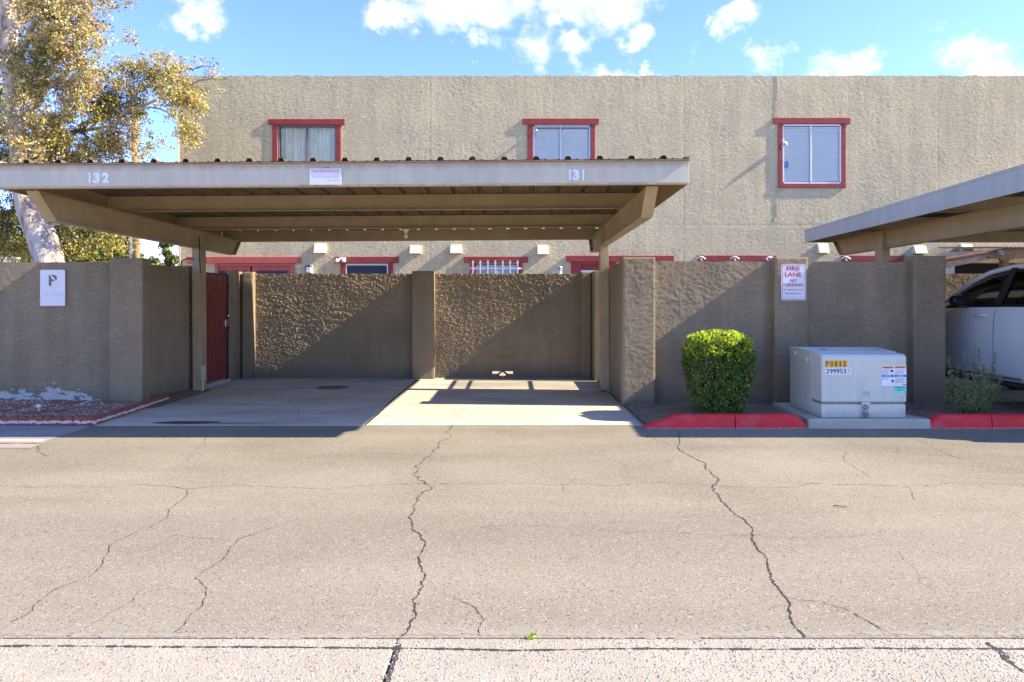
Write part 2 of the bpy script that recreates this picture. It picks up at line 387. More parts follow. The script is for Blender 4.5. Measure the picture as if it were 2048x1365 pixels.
def glassmat(name, tint, rough=.03, fac=.12):
    m = bpy.data.materials.new(name); m.use_nodes = True; t = m.node_tree; t.nodes.clear()
    o = t.nodes.new('ShaderNodeOutputMaterial'); g = t.nodes.new('ShaderNodeBsdfGlossy'); g.inputs['Roughness'].default_value = rough
    tr = t.nodes.new('ShaderNodeBsdfTransparent'); tr.inputs[0].default_value = (*tint, 1)
    fr = t.nodes.new('ShaderNodeFresnel'); fr.inputs[0].default_value = 1.5
    ad = t.nodes.new('ShaderNodeMath'); ad.operation = 'ADD'; ad.inputs[1].default_value = fac; t.links.new(fr.outputs[0], ad.inputs[0])
    mx = t.nodes.new('ShaderNodeMixShader'); t.links.new(ad.outputs[0], mx.inputs[0]); t.links.new(tr.outputs[0], mx.inputs[1]); t.links.new(g.outputs[0], mx.inputs[2])
    t.links.new(mx.outputs[0], o.inputs[0]); return m
M['glass'] = glassmat('window_glass', (.99, 1, 1), .03, -.015)
M['carglass'] = glassmat('tinted_car_glass', (.34, .35, .36), .02, .05)
def paint():
    t = NT('silver_blue_car_paint'); t.col((.76, .78, .76)); t.p.inputs['Metallic'].default_value = .2; t.rough(.32)
    t.p.inputs['Coat Weight'].default_value = .8; t.p.inputs['Coat Roughness'].default_value = .05; t.bump(t.noise(900, 2, .5), .00005); return t.m
M['paint'] = paint()
def leafmat(name, c, tr=.35, rough=.5):
    t = NT(name); n = t.noise(3, 3, .6)
    cc = t.ramp(n, [(.3, tuple(x*.75 for x in c)), (.7, tuple(min(1, x*1.25) for x in c))]); t.col(cc); t.rough(rough)
    out = t.N['Material Output']; tl = t.N.new('ShaderNodeBsdfTranslucent'); t.L.new(cc, tl.inputs[0])
    mx = t.N.new('ShaderNodeMixShader'); mx.inputs[0].default_value = tr
    t.L.new(t.p.outputs[0], mx.inputs[1]); t.L.new(tl.outputs[0], mx.inputs[2]); t.L.new(mx.outputs[0], out.inputs[0]); return t.m
M['lf'] = [leafmat('gum_leaf_olive', (.30, .28, .06)), leafmat('gum_leaf_gold', (.62, .50, .10)), leafmat('gum_leaf_pink', (.46, .28, .17)), leafmat('gum_leaf_green', (.13, .16, .035)), leafmat('gum_leaf_pale', (.70, .60, .30))]
M['bl'] = [leafmat('hedge_leaf_lime_sunlit', (.62, .70, .04), .5), leafmat('hedge_leaf_green', (.13, .25, .025), .35), leafmat('hedge_leaf_deep', (.045, .10, .018), .25), leafmat('hedge_leaf_brown', (.20, .13, .06), .2)]  # lime carries the hedge top's painted sunlight; weeds use it too
M['rl'] = [leafmat('needle_green', (.20, .26, .09), .25), leafmat('needle_grey', (.38, .40, .22), .25), leafmat('needle_dry', (.26, .19, .09), .2)]
M['yl'] = [leafmat('far_leaf_yellow', (.26, .27, .035)), leafmat('far_leaf_green', (.09, .115, .025)), leafmat('far_leaf_dark', (.04, .055, .018))]
def bark():
    t = NT('pale_gum_bark')
    a = t.ramp(t.noise(3.5, 6, .65, .8, t.pos((2.5, 2.5, .7))), [(.30, (.10, .08, .08)), (.43, (.34, .25, .18)), (.52, (.52, .42, .33)), (.62, (.62, .54, .45)), (.72, (.44, .29, .17))])
    t.col(a); t.rough(.85); t.bump(t.noise(16, 5, .7, 0, t.pos((1, 1, .3))), .03); return t.m
M['bark'] = bark()
M['twig'] = mat('brown_twig', (.14, .09, .06), .9, 0, .3)
M['polewood'] = mat('treated_pole_wood', (.36, .21, .09), .85, 0, .25, 3, .003, 30)
M['stone'] = [mat('lava_rock_red', (.42, .19, .12), .95, 0, .3, 40), mat('lava_rock_brown', (.26, .15, .09), .95, 0, .3, 40), mat('lava_rock_pale', (.55, .42, .33), .95, 0, .2, 40)]
M['peb'] = [mat('pebble_grey', (.30, .28, .25), .6), mat('pebble_tan', (.42, .33, .23), .6), mat('pebble_rust', (.34, .24, .15), .6), mat('pebble_slate', (.17, .165, .16), .6), mat('pebble_pale', (.42, .38, .32), .6)]

# ------------------------------------------------------------------ text -> flat mesh lettering
def lettering(s, x0, x1, z0, z1, y, m, parent, bold=0.0, name='lettering', side=None):
    cu = bpy.data.curves.new('t', 'FONT'); cu.body = s; cu.size = 1; cu.offset = bold; cu.resolution_u = 3; cu.fill_mode = 'BOTH'
    o = bpy.data.objects.new('t', cu); C.objects.link(o); dg = bpy.context.evaluated_depsgraph_get()
    me = bpy.data.meshes.new_from_object(o.evaluated_get(dg)); bpy.data.objects.remove(o); bpy.data.curves.remove(cu)
    me.name = name; xs = [v.co.x for v in me.vertices]; ys = [v.co.y for v in me.vertices]
    a, b, c, d = min(xs), max(xs), min(ys), max(ys); o0 = org(parent)
    for v in me.vertices:
        X = x0+(v.co.x-a)/(b-a)*(x1-x0); Z = z0+(v.co.y-c)/(d-c)*(z1-z0)
        v.co = (X-o0.x, y-o0.y, Z-o0.z)
    me.materials.clear()
    return link(name, me, m, parent)
def px_text(s, px0, px1, py0, py1, Y, m, parent, bold=0., yoff=0., name='lettering'):
    return lettering(s, XW(px0, Y), XW(px1, Y), ZW(py1, Y), ZW(py0, Y), Y-yoff, m, parent, bold, name)
def pxbox(name, m, parent, px0, px1, py0, py1, Y, front, back, bevel=0, **k):
    return box(name, m, parent, XW(px0, Y), XW(px1, Y), Y-front, Y+back, ZW(py1, Y), ZW(py0, Y), bevel, **k)

# ------------------------------------------------------------------ relief noise (numpy)
def _h(ix, iy, s):
    n = (ix.astype(np.int64)*374761393+iy.astype(np.int64)*668265263+s*974634777) & 0x7fffffff
    n = ((n ^ (n >> 13))*1274126177) & 0x7fffffff
    return ((n ^ (n >> 16)) & 0xffff)/65535.0*2*np.pi
def pn(x, y, s=0):
    ix = np.floor(x); iy = np.floor(y); fx = x-ix; fy = y-iy
    u = fx*fx*fx*(fx*(fx*6-15)+10); v = fy*fy*fy*(fy*(fy*6-15)+10)
    def g(dx, dy):
        a = _h(ix+dx, iy+dy, s); return np.cos(a)*(fx-dx)+np.sin(a)*(fy-dy)
    return ((g(0,0)*(1-u)+g(1,0)*u)*(1-v)+(g(0,1)*(1-u)+g(1,1)*u)*v)*1.4
def fb(x, y, o=4, s=0, g=.55):
    t = 0; a = 1
    for i in range(o): t = t+a*pn(x*2**i+17*i, y*2**i-9*i, s+i); a *= g
    return t
def sst(a, b, x):
    t = np.clip((x-a)/(b-a), 0, 1); return t*t*(3-2*t)
def trowel(x, z, seed=0, k=1.0, rot=-25, amp=.007):
    c, sn = math.cos(R(rot)), math.sin(R(rot))
    u = (x*c+z*sn); v = (-x*sn+z*c)
    wu = fb(x*1.3, z*1.3, 2, seed+30)*.22; wv = fb(x*1.6+5, z*1.6, 2, seed+40)*.14
    a = fb((u+wu)*5.5*k, (v+wv)*19*k, 4, seed, .6)
    b = fb((u+wu*.5)*12*k, (v+wv*.5)*33*k, 3, seed+9, .65)
    patch = sst(-.30, .30, fb(x*.8, z*.8, 3, seed+77))
    rdg = np.clip(1-np.abs(a)/.10, 0, 1)*np.clip(.5+a*6, .25, 1)
    rd2 = np.clip(1-np.abs(b-.1)/.12, 0, 1)
    h = sst(-.04, .10, a)*amp*.28*patch+rdg*amp*.42*(.3+.7*patch)+rd2*amp*.30*(.25+.75*(1-patch))
    return h+fb(x*36, z*36, 3, seed+5, .75)*amp*.26+fb(x*14, z*14, 2, seed+15)*amp*.16+fb(x*1.1, z*1.1, 2, seed+3)*amp*.5
def relief(name, m, parent, x0, x1, z0, z1, y, step, fn, holes=(), top_noise=0, kind=None, edge=0):
    nx = max(2, int(round((x1-x0)/step))+1); nz = max(2, int(round((z1-z0)/step))+1)
    X, Z = np.meshgrid(np.linspace(x0, x1, nx), np.linspace(z0, z1, nz))
    H = fn(X, Z)
    Y = y-H
    if edge:     # soft rounded arrises: fall back at the vertical and top edges
        d = np.minimum(np.minimum(X-x0, x1-X), z1-Z); Y = Y+np.clip(1-d/edge, 0, 1)**2*edge*.8
    if top_noise:
        Z = Z+np.where(Z > z1-.08, fb(X*3.1, X*0+2, 4, 5)*top_noise+fb(X*25, X*0, 2, 8)*top_noise*.4, 0)
    o0 = org(parent)
    V = np.stack([X-o0.x, Y-o0.y, Z-o0.z], -1).reshape(-1, 3).astype(np.float32)
    idx = np.arange(nx*nz).reshape(nz, nx)
    q = np.stack([idx[:-1, :-1], idx[:-1, 1:], idx[1:, 1:], idx[1:, :-1]], -1)
    cx = (X[:-1, :-1]+X[1:, 1:])/2; cz = (Z[:-1, :-1]+Z[1:, 1:])/2; keep = np.ones_like(cx, bool)
    for (a, b, c, d) in holes: keep &= ~((cx > a) & (cx < b) & (cz > c) & (cz < d))
    q = q[keep].reshape(-1, 4)
    me = quads(name, V, q); return link(name, me, m, parent, True, kind)
def quads(name, V, q, mi=None):
    me = bpy.data.meshes.new(name); n = len(q); k = q.shape[1]
    me.vertices.add(len(V)); me.vertices.foreach_set('co', V.astype(np.float32).ravel())
    me.loops.add(n*k); me.loops.foreach_set('vertex_index', q.astype(np.int32).ravel())
    me.polygons.add(n); me.polygons.foreach_set('loop_start', np.arange(0, n*k, k, dtype=np.int32))
    if mi is not None: me.polygons.foreach_set('material_index', mi.astype(np.int32))
    me.update(calc_edges=True); me.validate(); return me
def leaves(name, P, size, mats, weights, parent, asp=.55, droop=0, nrm=None, kind=None, jit=.4):
    n = len(P); d = RNG.normal(size=(n, 3)); d[:, 2] -= droop; d /= np.linalg.norm(d, axis=1)[:, None]
    r = RNG.normal(size=(n, 3))
    if nrm is not None:
        r = np.cross(nrm+RNG.normal(size=(n, 3))*jit, d)
    else: r = np.cross(r, d)
    r /= (np.linalg.norm(r, axis=1)[:, None]+1e-6)
    s = (size*RNG.uniform(.6, 1.3, n))[:, None]
    o0 = np.array(org(parent)); P = P-o0
    V = np.stack([P-d*s*.5, P+r*s*asp*.5, P+d*s*.5, P-r*s*asp*.5], 1).reshape(-1, 3)
    q = np.arange(4*n).reshape(n, 4); w = np.array(weights, float)
    if w.ndim == 1: mi = RNG.choice(len(mats), n, p=w/w.sum())
    else:
        cs = np.cumsum(w/w.sum(1, keepdims=True), 1); mi = (RNG.random(n)[:, None] > cs).sum(1).clip(0, len(mats)-1)
    return link(name, quads(name, V, q, mi), mats, parent, False, kind)

# ================================================================== GROUND
gnd = box('ground', M['ground'], None, -160, 160, -60, 300, -.6, -.03, kind='structure')
lane = MB().box(-40, 40, 2.96, 7.94, -.3, 0).box(-40, 40, -40, 2.0, -.3, -.004).build('asphalt_lane', M['asphalt'], None, kind='structure')
gut = MB().box(-40, XW(780, 2.8), 2.0, 2.955, -.3, 0.0).box(XW(780, 2.8)+.012, 2.22, 2.0, 2.955, -.3, .0).box(2.235, 40, 2.0, 2.955, -.3, 0.0).build('concrete_gutter', M['exposed'], None, bevel=.006, kind='structure')
slabL = XW(190, 7.94); JX = -1.69
floor = MB().prism([(slabL, 7.945), (JX-.008, 7.945), (JX-.008, 12.8), (-5.02, 12.8), (-5.02, 11.0)], -.3, .004, 'z').build('carport_floor', M['slab'], None, kind='structure')
floor2 = MB().prism([(JX+.008, 7.945), (1.66, 7.945), (1.50, 9.5), (1.50, 12.8), (JX+.008, 12.8)], -.3, .006, 'z').build('carport_floor', M['slab'], None, kind='structure')
box('patio_floor', M['patio'], None, -12, 16, 12.9, 15.2, -.3, .01, kind='structure')
box('patio_floor', M['patio'], None, 1.72, 5.6, 9.6, 12.9, -.3, .01, kind='structure')
box('patio_floor', M['patio'], None, -12, -5.31, 9.4, 12.9, -.3, .01, kind='structure')
box('carport_floor', M['slab'], None, 6.1, 16, 7.945, 12.75, -.3, .005, kind='structure')
# joint filler and apron details
apr = MB().poly([(*G(-400, 852), .004), (*G(186, 853), .004), (*G(100, 881), .004), (*G(62, 897), .004), (*G(-600, 897), .004)]).build('apron', M['apron'], None, kind='structure')
MB().quad((XW(-400, 7.05), 6.93, .008), (XW(60, 6.93), 6.93, .008), (XW(95, 7.12), 7.115, .008), (XW(-400, 7.05), 7.115, .008)).build('painted_stripe', M['roadwhite'], apr)
def rag(pts, z, n=5, j=.02):
    out = []
    for i, (a, b) in enumerate(pts):
        c, d = pts[(i+1) % len(pts)]
        for k in range(n):
            t = k/n; out.append((a+(c-a)*t+random.uniform(-j, j), b+(d-b)*t+random.uniform(-j, j)*.5, z))
    return out
MB().poly(rag([G(-120, 888.5), G(86, 888.5), G(70, 885), G(-120, 885)], .012, 8, .02)).build('painted_stripe', M['redpaint'], apr)
# stains: ellipses with ragged edge, real wet / oily patches on the slab
def blotch(name, m, cx, cy, rx, ry, z, parent, seed=0):
    pts = []
    for i in range(40):
        a = 2*math.pi*i/40; k = 1+.22*mnoise.noise(Vector((math.cos(a)*1.4, math.sin(a)*1.4, seed)))+random.uniform(-.02, .02)
        pts.append((cx+rx*k*math.cos(a), cy+ry*k*math.sin(a), z))
    return MB().poly(pts).build(name, m, parent)
x, y = G(377, 846.6); blotch('puddle', M['puddle'], x, y, .40, .085, .008, floor, 1)
x, y = G(475, 848); blotch('puddle', M['puddle'], x, y, .30, .015, .008, floor, 2)
x, y = G(664, 776); blotch('oil_stain', M['stain'], x, y, .28, .24, .008, floor, 3)
#x, y = G(1000, 797); blotch('oil_stain', M['apron'], x, y, .5, .5, .009, floor2, 4)
# cracks
def wander(pts, dep=4, amp=.06):
    P = [Vector((*p, 0)) for p in pts]
    for d in range(dep):
        Q = [P[0]]
        for a, b in zip(P, P[1:]):
            m = (a+b)/2; l = (b-a).length; n = Vector((-(b-a).y, (b-a).x, 0)).normalized() if l > 1e-6 else Vector((0, 0, 0))
            Q += [m+n*random.gauss(0, amp*l), b]
        P = Q
    return P
def ribbon(mb, P, w, z, jit=.6):
    Q = [P[0]]
    for p in P[1:]:
        if (p-Q[-1]).length > .012: Q.append(p)
    P = Q
    L, Rr = [], []
    for i, p in enumerate(P):
        d = (P[min(i+1, len(P)-1)]-P[max(i-1, 0)]).normalized(); n = Vector((-d.y, d.x, 0))
        ww = w*(1+random.uniform(-jit, jit))*(.35 if i in (0, len(P)-1) else 1)
        L.append(p+n*ww*.5); Rr.append(p-n*ww*.5)
    for i in range(len(P)-1):
        mb.quad((L[i].x, L[i].y, z), (L[i+1].x, L[i+1].y, z), (Rr[i+1].x, Rr[i+1].y, z), (Rr[i].x, Rr[i].y, z))
CR = [  # photo pixel polylines, width in metres
 ([(905,852),(868,900),(828,948),(830,1010),(825,1060),(852,1086),(838,1128),(850,1156),(826,1200),(832,1235),(800,1276)], .010, 1),
 ([(1358,862),(1358,890),(1385,915),(1436,960),(1430,985),(1460,1020),(1506,1060),(1514,1095),(1535,1130),(1545,1165),(1575,1200),(1580,1235),(1608,1276)], .011, 1),
 ([(1575,1196),(1640,1203),(1690,1218),(1740,1245),(1795,1274)], .008, 0),
 ([(-200,972),(0,974),(130,973),(290,969),(375,979),(470,970),(600,976),(800,968),(1024,967),(1100,970),(1230,973),(1270,967),(1436,972),(1560,976),(1620,968),(1740,970),(1820,973),(1930,966),(2048,973),(2300,978)], .008, 0),
 ([(1520,960),(1580,966),(1640,966)], .006, 0),
 ([(430,852),(412,890),(375,925),(346,938)], .006, 0),
 ([(375,979),(355,1005),(336,1020),(330,1040),(262,1070),(222,1090),(205,1130),(190,1148),(110,1180),(60,1225),(0,1260)], .008, 0),
 ([(560,1050),(475,1080),(462,1095),(430,1130),(392,1155),(412,1190),(402,1215),(340,1270)], .008, 0),
 ([(345,1070),(400,1078),(475,1080)], .006, 0),
 ([(290,1175),(215,1230),(170,1262)], .005, 0),
 ([(900,1192),(950,1215),(968,1240),(960,1276)], .006, 0),
 ([(960,1056),(1080,1052),(1180,1056),(1260,1066),(1340,1064),(1440,1072),(1514,1070),(1620,1076),(1760,1072)], .005, 0),
 ([(1640,888),(1690,922),(1735,955)], .006, 0),
 ([(1690,850),(1770,880),(1795,910)], .005, 0),
 ([(1760,862),(1850,885),(1945,925),(2048,946),(2250,975)], .008, 0),
 ([(1950,970),(2048,995),(2200,1030)], .006, 0),
 ([(1812,975),(1830,1000)], .005, 0),
 ([(78,893),(74,903),(85,908),(92,914),(110,906)], .010, 0),
 ([(1124,970),(1126,986)], .004, 0), ([(1170,900),(1250,935),(1260,950)], .004, 0),
 ([(1738,1000),(1744,1040),(1800,1110),(1870,1190)], .003, 0), ([(1940,1045),(1962,1058)], .006, 0),
 ([(1290,857),(1310,880),(1358,893)], .005, 0)]
for pts, w, s in CR:
    P = wander([G(*p) for p in pts], 4, .055)
    if False:
        sb = MB(); Pw = P[6:]; ribbon(sb, [p+Vector((.018*math.sin(i*.21), .01, 0)) for i, p in enumerate(Pw)][::3], .075, .0012, .3); sb.build('sealer_strip', M['seal'], lane)
    P = wander([(p.x, p.y) for p in P[::2]], 2, .12); mb = MB(); ribbon(mb, P, w*(.72 if s else .45), .0024, .8); mb.build('crack', M['crack'], lane)
mb = MB(); ribbon(mb, wander([(-4.6, 3.0), (-2, 2.985), (0, 3.0), (2, 2.985), (4.6, 3.0)], 7, .015), .030, .0012, .95); mb.build('sealer_strip', M['seal'], lane)
mb = MB(); ribbon(mb, wander([(-6, 2.962), (6, 2.962)], 9, .004), .010, .0024, .95); mb.build('crack', M['crack'], lane)
mb = MB(); ribbon(mb, wander([G(1975, 1285), G(2010, 1320), G(2048, 1345), G(2200, 1380)], 4, .08), .022, .0015, .7); mb.build('crack', M['crack'], gut)
mb = MB(); ribbon(mb, wander([G(800, 1288), G(776, 1365), G(768, 1400)], 4, .03), .014, .0015, .6); mb.build('crack', M['crack'], gut)
mb = MB(); ribbon(mb, wander([(JX, 7.95), (JX, 12.7)], 6, .006), .022, .0075, .4); mb.build('crack', M['crack'], floor)
for pts in ([(880,852),(930,820),(1010,800)], [(560,852),(600,822),(580,800)], [(1060,850),(1110,838)]):
    mb = MB(); ribbon(mb, wander([G(*p) for p in pts], 4, .08), .004, .009, .7); mb.build('crack', M['crack'], floor2)
# pebbles set in the gutter, and loose grit on the lane
def stones(name, mats, n, area, smin, smax, parent, kind='stuff', zb=0, flat=.45, sink=.35, heap=None):
    base = np.array([[1,0,0],[.5,.87,0],[-.5,.87,0],[-1,0,0],[-.5,-.87,0],[.5,-.87,0],[.55,.1,.8],[-.2,.5,.75],[-.25,-.45,.85]])
    tri = [(0,1,6),(1,7,6),(1,2,7),(2,3,7),(3,8,7),(3,4,8),(4,5,8),(5,0,6),(5,6,8),(6,7,8)]
    x = RNG.uniform(area[0], area[1], n); y = RNG.uniform(area[2], area[3], n); s = RNG.uniform(smin, smax, n)**1.0*RNG.uniform(.5, 1, n)
    a = RNG.uniform(0, 6.28, n); el = RNG.uniform(.55, 1, n)
    V = base[None]*np.stack([s, s*el, s*flat*2], -1)[:, None, :]; V = V*(1+RNG.uniform(-.18, .18, V.shape))
    c, sn = np.cos(a)[:, None], np.sin(a)[:, None]
    X = V[..., 0]*c-V[..., 1]*sn+x[:, None]; Y = V[..., 0]*sn+V[..., 1]*c+y[:, None]
    Z = V[..., 2]-(s*sink)[:, None]+zb
    if heap is not None: Z = Z+heap(x, y)[:, None]
    o0 = np.array(org(parent)) if parent else np.zeros(3)
    VV = np.stack([X, Y, Z], -1).reshape(-1, 3)-o0
    q = (np.array(tri)[None]+(np.arange(n)*9)[:, None, None]).reshape(-1, 3)
    mi = np.repeat(RNG.choice(len(mats), n), len(tri))
    return link(name, quads(name, VV, q, mi), mats, parent, True, kind)
peb = stones('pebbles', M['peb'], 14000, (-2.3, 2.3, 2.45, 2.95), .002, .009, gut, zb=.001, flat=.30, sink=.22)
stones('grit', [M['peb'][0], M['peb'][4], M['crack'], M['peb'][1]], 2600, (-5.5, 5.5, 3.0, 7.8), .002, .006, lane, zb=-.001, flat=.4, sink=.2)
stones('grit', [M['peb'][0], M['peb'][4], M['dirt'], M['peb'][1]], 500, (-4.7, 1.5, 7.96, 12.6), .003, .009, floor, zb=.004, flat=.4, sink=.2)

# dirt bed on the right, behind the curb
def lumpy(name, m, x0, x1, y0, y1, zf, step, parent=None, kind='structure'):
    nx = int((x1-x0)/step)+1; ny = int((y1-y0)/step)+1
    X, Y = np.meshgrid(np.linspace(x0, x1, nx), np.linspace(y0, y1, ny)); Z = zf(X, Y)
    V = np.stack([X, Y, Z], -1).reshape(-1, 3); idx = np.arange(nx*ny).reshape(ny, nx)
    q = np.stack([idx[:-1, :-1], idx[:-1, 1:], idx[1:, 1:], idx[1:, :-1]], -1).reshape(-1, 4)
    return link(name, quads(name, V, q), m, parent, True, kind)
bedz = lambda X, Y: .035+.03*sst(2.2, 2.8, X)*sst(9.4, 8.1, Y)+.014*fb(X*3, Y*3, 4, 3)
bed = lumpy('dirt_bed', M['dirt'], 1.52, 9, 7.96, 9.56, bedz, .03)
stones('gravel', [M['peb'][0], M['peb'][1], M['peb'][4], M['dirt']], 1500, (1.6, 6.2, 8.0, 9.4), .004, .014, bed, zb=.045, flat=.4, sink=.4)
# red rock bed on the left
rbz = lambda X, Y: .065+.02*(Y-8)+.012*fb(X*3, Y*3, 4, 13)
rbed = lumpy('rock_bed', M['reddirt'], -9.5, -4.89, 8.0, 9.42, rbz, .03)
stones('gravel', M['stone'], 9000, (-8.4, -4.93, 8.03, 9.34), .006, .022, rbed, zb=.065, flat=.45, sink=.3, heap=lambda x, y: .02*(y-8))
sbed = lumpy('dirt_bed', M['dirt'], -5.12, -4.78, 9.2, 11.0, lambda X, Y: .022+.02*sst(-4.80, -5.05, X)+.008*fb(X*6, Y*6, 3, 2), .02)
stones('leaf_litter', [M['dirt'], M['twig'], M['stone'][1]], 700, (-5.08, -4.85, 9.4, 10.9), .004, .015, sbed, zb=.03, flat=.25, sink=.2)

# ================================================================== STUCCO WALLS
def wallfn(seed, amp, k=1., rot=-20): return lambda X, Z: trowel(X, Z, seed, k, rot, amp)
def side_wall(name, label, loc, parts, group=None):
    t = thing(name, label, 'wall', loc, group); return t
# --- left front wall
lw = thing('stucco_wall', 'taupe stucco wall on the left with the blank faded P sign on it', 'wall', (-8, 9.4, 0))
MB().box(-14, -5.39, 9.365, 9.52, -.2, 1.94).build('wall_body', M['taupe'], lw, .01)
relief('wall_face', M['taupe'], lw, -9.6, -5.38, -.02, 1.96, 9.355, .018, wallfn(1, .004, 1.3), top_noise=.012)
MB().box(-5.395, -4.955, 9.25, 9.45, -.1, 2.01).build('pillar', M['taupe'], lw, .012)
relief('pillar_face', M['taupe'], lw, -5.39, -4.96, -.02, 2.005, 9.248, .018, wallfn(2, .003, 1.3), edge=.012)
MB().box(-5.32, -5.10, 9.45, 10.80, -.1, 1.95).build('side_wall', M['taupe'], lw, .012)
MB().box(-5.34, -5.075, 10.80, 11.02, -.1, 1.985).build('pillar', M['taupe'], lw, .012)
def flaked(name, m, parent, x0, x1, z0, z1, y, fn, step=.007):
    X, Z = np.meshgrid(np.arange(x0, x1, step), np.arange(z0, z1, step)); K = fn(X, Z)[:-1, :-1]
    idx = np.arange(X.size).reshape(X.shape); q = np.stack([idx[:-1, :-1], idx[:-1, 1:], idx[1:, 1:], idx[1:, :-1]], -1)[K]
    o0 = org(parent); V = np.stack([X-o0.x, X*0+y-o0.y, Z-o0.z], -1).reshape(-1, 3)
    return link(name, quads(name, V, q), m, parent)
for i, (cx, w, h) in enumerate(((-6.70, .34, .13), (-6.25, .24, .22), (-6.00, .34, .13))):
    flaked('peeled_paint', M['whitepaint'], lw, cx-w*1.3, cx+w*1.3, .07, .36, 9.348-.0007*i, lambda X, Z: (((X-cx)/w)**2+((Z-.125)/h)**2+.85*fb(X*6, Z*16, 5, 70+i, .65)) < .40)
# --- back wall
YB = 12.75
bw = thing('stucco_wall', 'brown stucco wall at the back of the carport, lit in the upper left', 'wall', (-1.7, YB+.1, 0))
hx0, hx1, hz0, hz1 = XW(984, YB), XW(1026, YB), ZW(759, YB), ZW(743, YB)
mb = MB(); mb.box(-5.25, hx0, YB+.01, YB+.2, -.1, 1.915); mb.box(hx1, 1.75, YB+.01, YB+.2, -.1, 1.915); mb.box(hx0, hx1, YB+.01, YB+.2, hz1, 1.915)
mb.build('wall_body', M['taupe'], bw)
big = lambda X, Z: trowel(X, Z, 21, 1.0, -22, .020)+fb(X*24, Z*24, 3, 61, .7)*.0042
relief('wall_face', M['taupe'], bw, XW(484, YB), XW(824, YB)+.04, 0, 1.93, YB, .0092, big, top_noise=.008)
relief('wall_face', M['taupe'], bw, XW(868, YB), XW(1163, YB)+.06, 0, 1.93, YB, .0092, big, holes=[(hx0, hx1, hz0-.03, hz1)], top_noise=.008)
def pillar(parent, x0, x1, y0, y1, z1, seed, amp=.004, name='pillar'):
    MB().box(x0+.002, x1-.002, y0+.006, y1, -.1, z1).build(name, M['taupe'], parent, .01)
    relief(name+'_face', M['taupe'], parent, x0, x1, -.01, z1-.002, y0, .018, wallfn(seed, amp, 1.4), edge=.012)
pillar(bw, XW(824, 12.55), XW(868, 12.55), 12.55, 12.77, 1.975, 4)
pillar(bw, XW(484, 12.6), XW(505, 12.6), 12.60, 12.77, 1.96, 5, .006)
pillar(bw, XW(1163, 12.6), XW(1182, 12.6), 12.60, 12.77, 1.96, 6)
pillar(bw, XW(453, 12.28), XW(465, 12.28), 12.28, 12.82, 1.965, 7)
# breeze block ornament in the hole
bb = MB(); cx, cz = (hx0+hx1)/2, (hz0+hz1)/2; w, h = (hx1-hx0)/2, (hz1-hz0)/2
def bar(mb, a, b, t):
    a = Vector((a[0], a[1])); b = Vector((b[0], b[1])); d = (b-a).normalized(); n = Vector((-d.y, d.x))*t/2
    mb.prism([tuple(a-n), tuple(b-n), tuple(b+n), tuple(a+n)], YB-.003, YB+.15, 'y')
t_ = .022
for sx in (-1, 1):
    bar(bb, (cx+sx*w, cz), (cx+sx*w*.50, cz), t_)
    bar(bb, (cx+sx*w*.50, cz), (cx, cz+h), t_); bar(bb, (cx+sx*w*.50, cz), (cx, cz-h), t_)
bb.box(hx0-.01, hx1+.01, YB-.002, YB+.15, hz0-.05, hz0+.004)
bb.build('breeze_block', M['taupe'], bw)
MB().tube([(cx-.16, YB-.014, .50), (cx-.15, YB-.014, .40), (cx+.20, YB-.014, .40), (cx+.21, YB-.014, .53), (cx+.1, YB-.014, .57), (cx-.1, YB-.014, .57)], .0025, 5).build('hairline_crack', M['black'], bw)
# --- right side wall of the bay and gate stub
sw = thing('stucco_wall', 'short brown side wall of the carport ending in the tall pillar by the curb', 'wall', (1.6, 10.5, 0))
MB().box(1.53, 1.74, 9.6, 10.86, -.1, 1.975).build('wall_body', M['taupe'], sw, .012)
pillar(sw, 1.50, 1.945, 9.36, 9.62, 2.03, 8, .007)
MB().box(1.46, 1.70, 12.25, 12.77, -.1, 1.965).build('gate_pillar', M['taupe'], sw, .01)
# --- right front wall with pillars
rw = thing('stucco_wall', 'taupe stucco wall behind the bush and utility cabinet with the fire lane sign', 'wall', (3.7, 9.6, 0))
MB().box(1.945, 5.62, 9.51, 9.68, -.1, 1.96).build('wall_body', M['taupe'], rw, .01)
relief('wall_face', M['taupe'], rw, 1.94, XW(1553, 9.5), 0, 1.98, 9.5, .014, wallfn(31, .007, 1.2), top_noise=.008)
relief('wall_face', M['taupe'], rw, XW(1612, 9.5), XW(1832, 9.5), 0, 1.975, 9.5, .018, wallfn(32, .005, 1.2), top_noise=.008)
pillar(rw, XW(1550, 9.36), XW(1617, 9.36), 9.36, 9.52, 2.03, 33, .005)
pillar(rw, XW(1828, 9.36), XW(1892, 9.36), 9.36, 9.62, 2.045, 34, .004)
# --- side and back wall of the right carport
rb = thing('stucco_wall', 'brown stucco wall behind the silver car, its top lit by the sun', 'wall', (9, 12.8, 0))
MB().box(5.6, 15, 12.77, 12.95, -.1, 1.915).box(5.60, 5.80, 9.64, 12.77, -.1, 1.96).build('wall_body', M['taupe'], rb, .01)
relief('wall_face', M['taupe'], rb, 5.81, 12, 0, 1.93, YB, .02, lambda X, Z: trowel(X, Z, 41, 1, -25, .012), top_noise=.008)

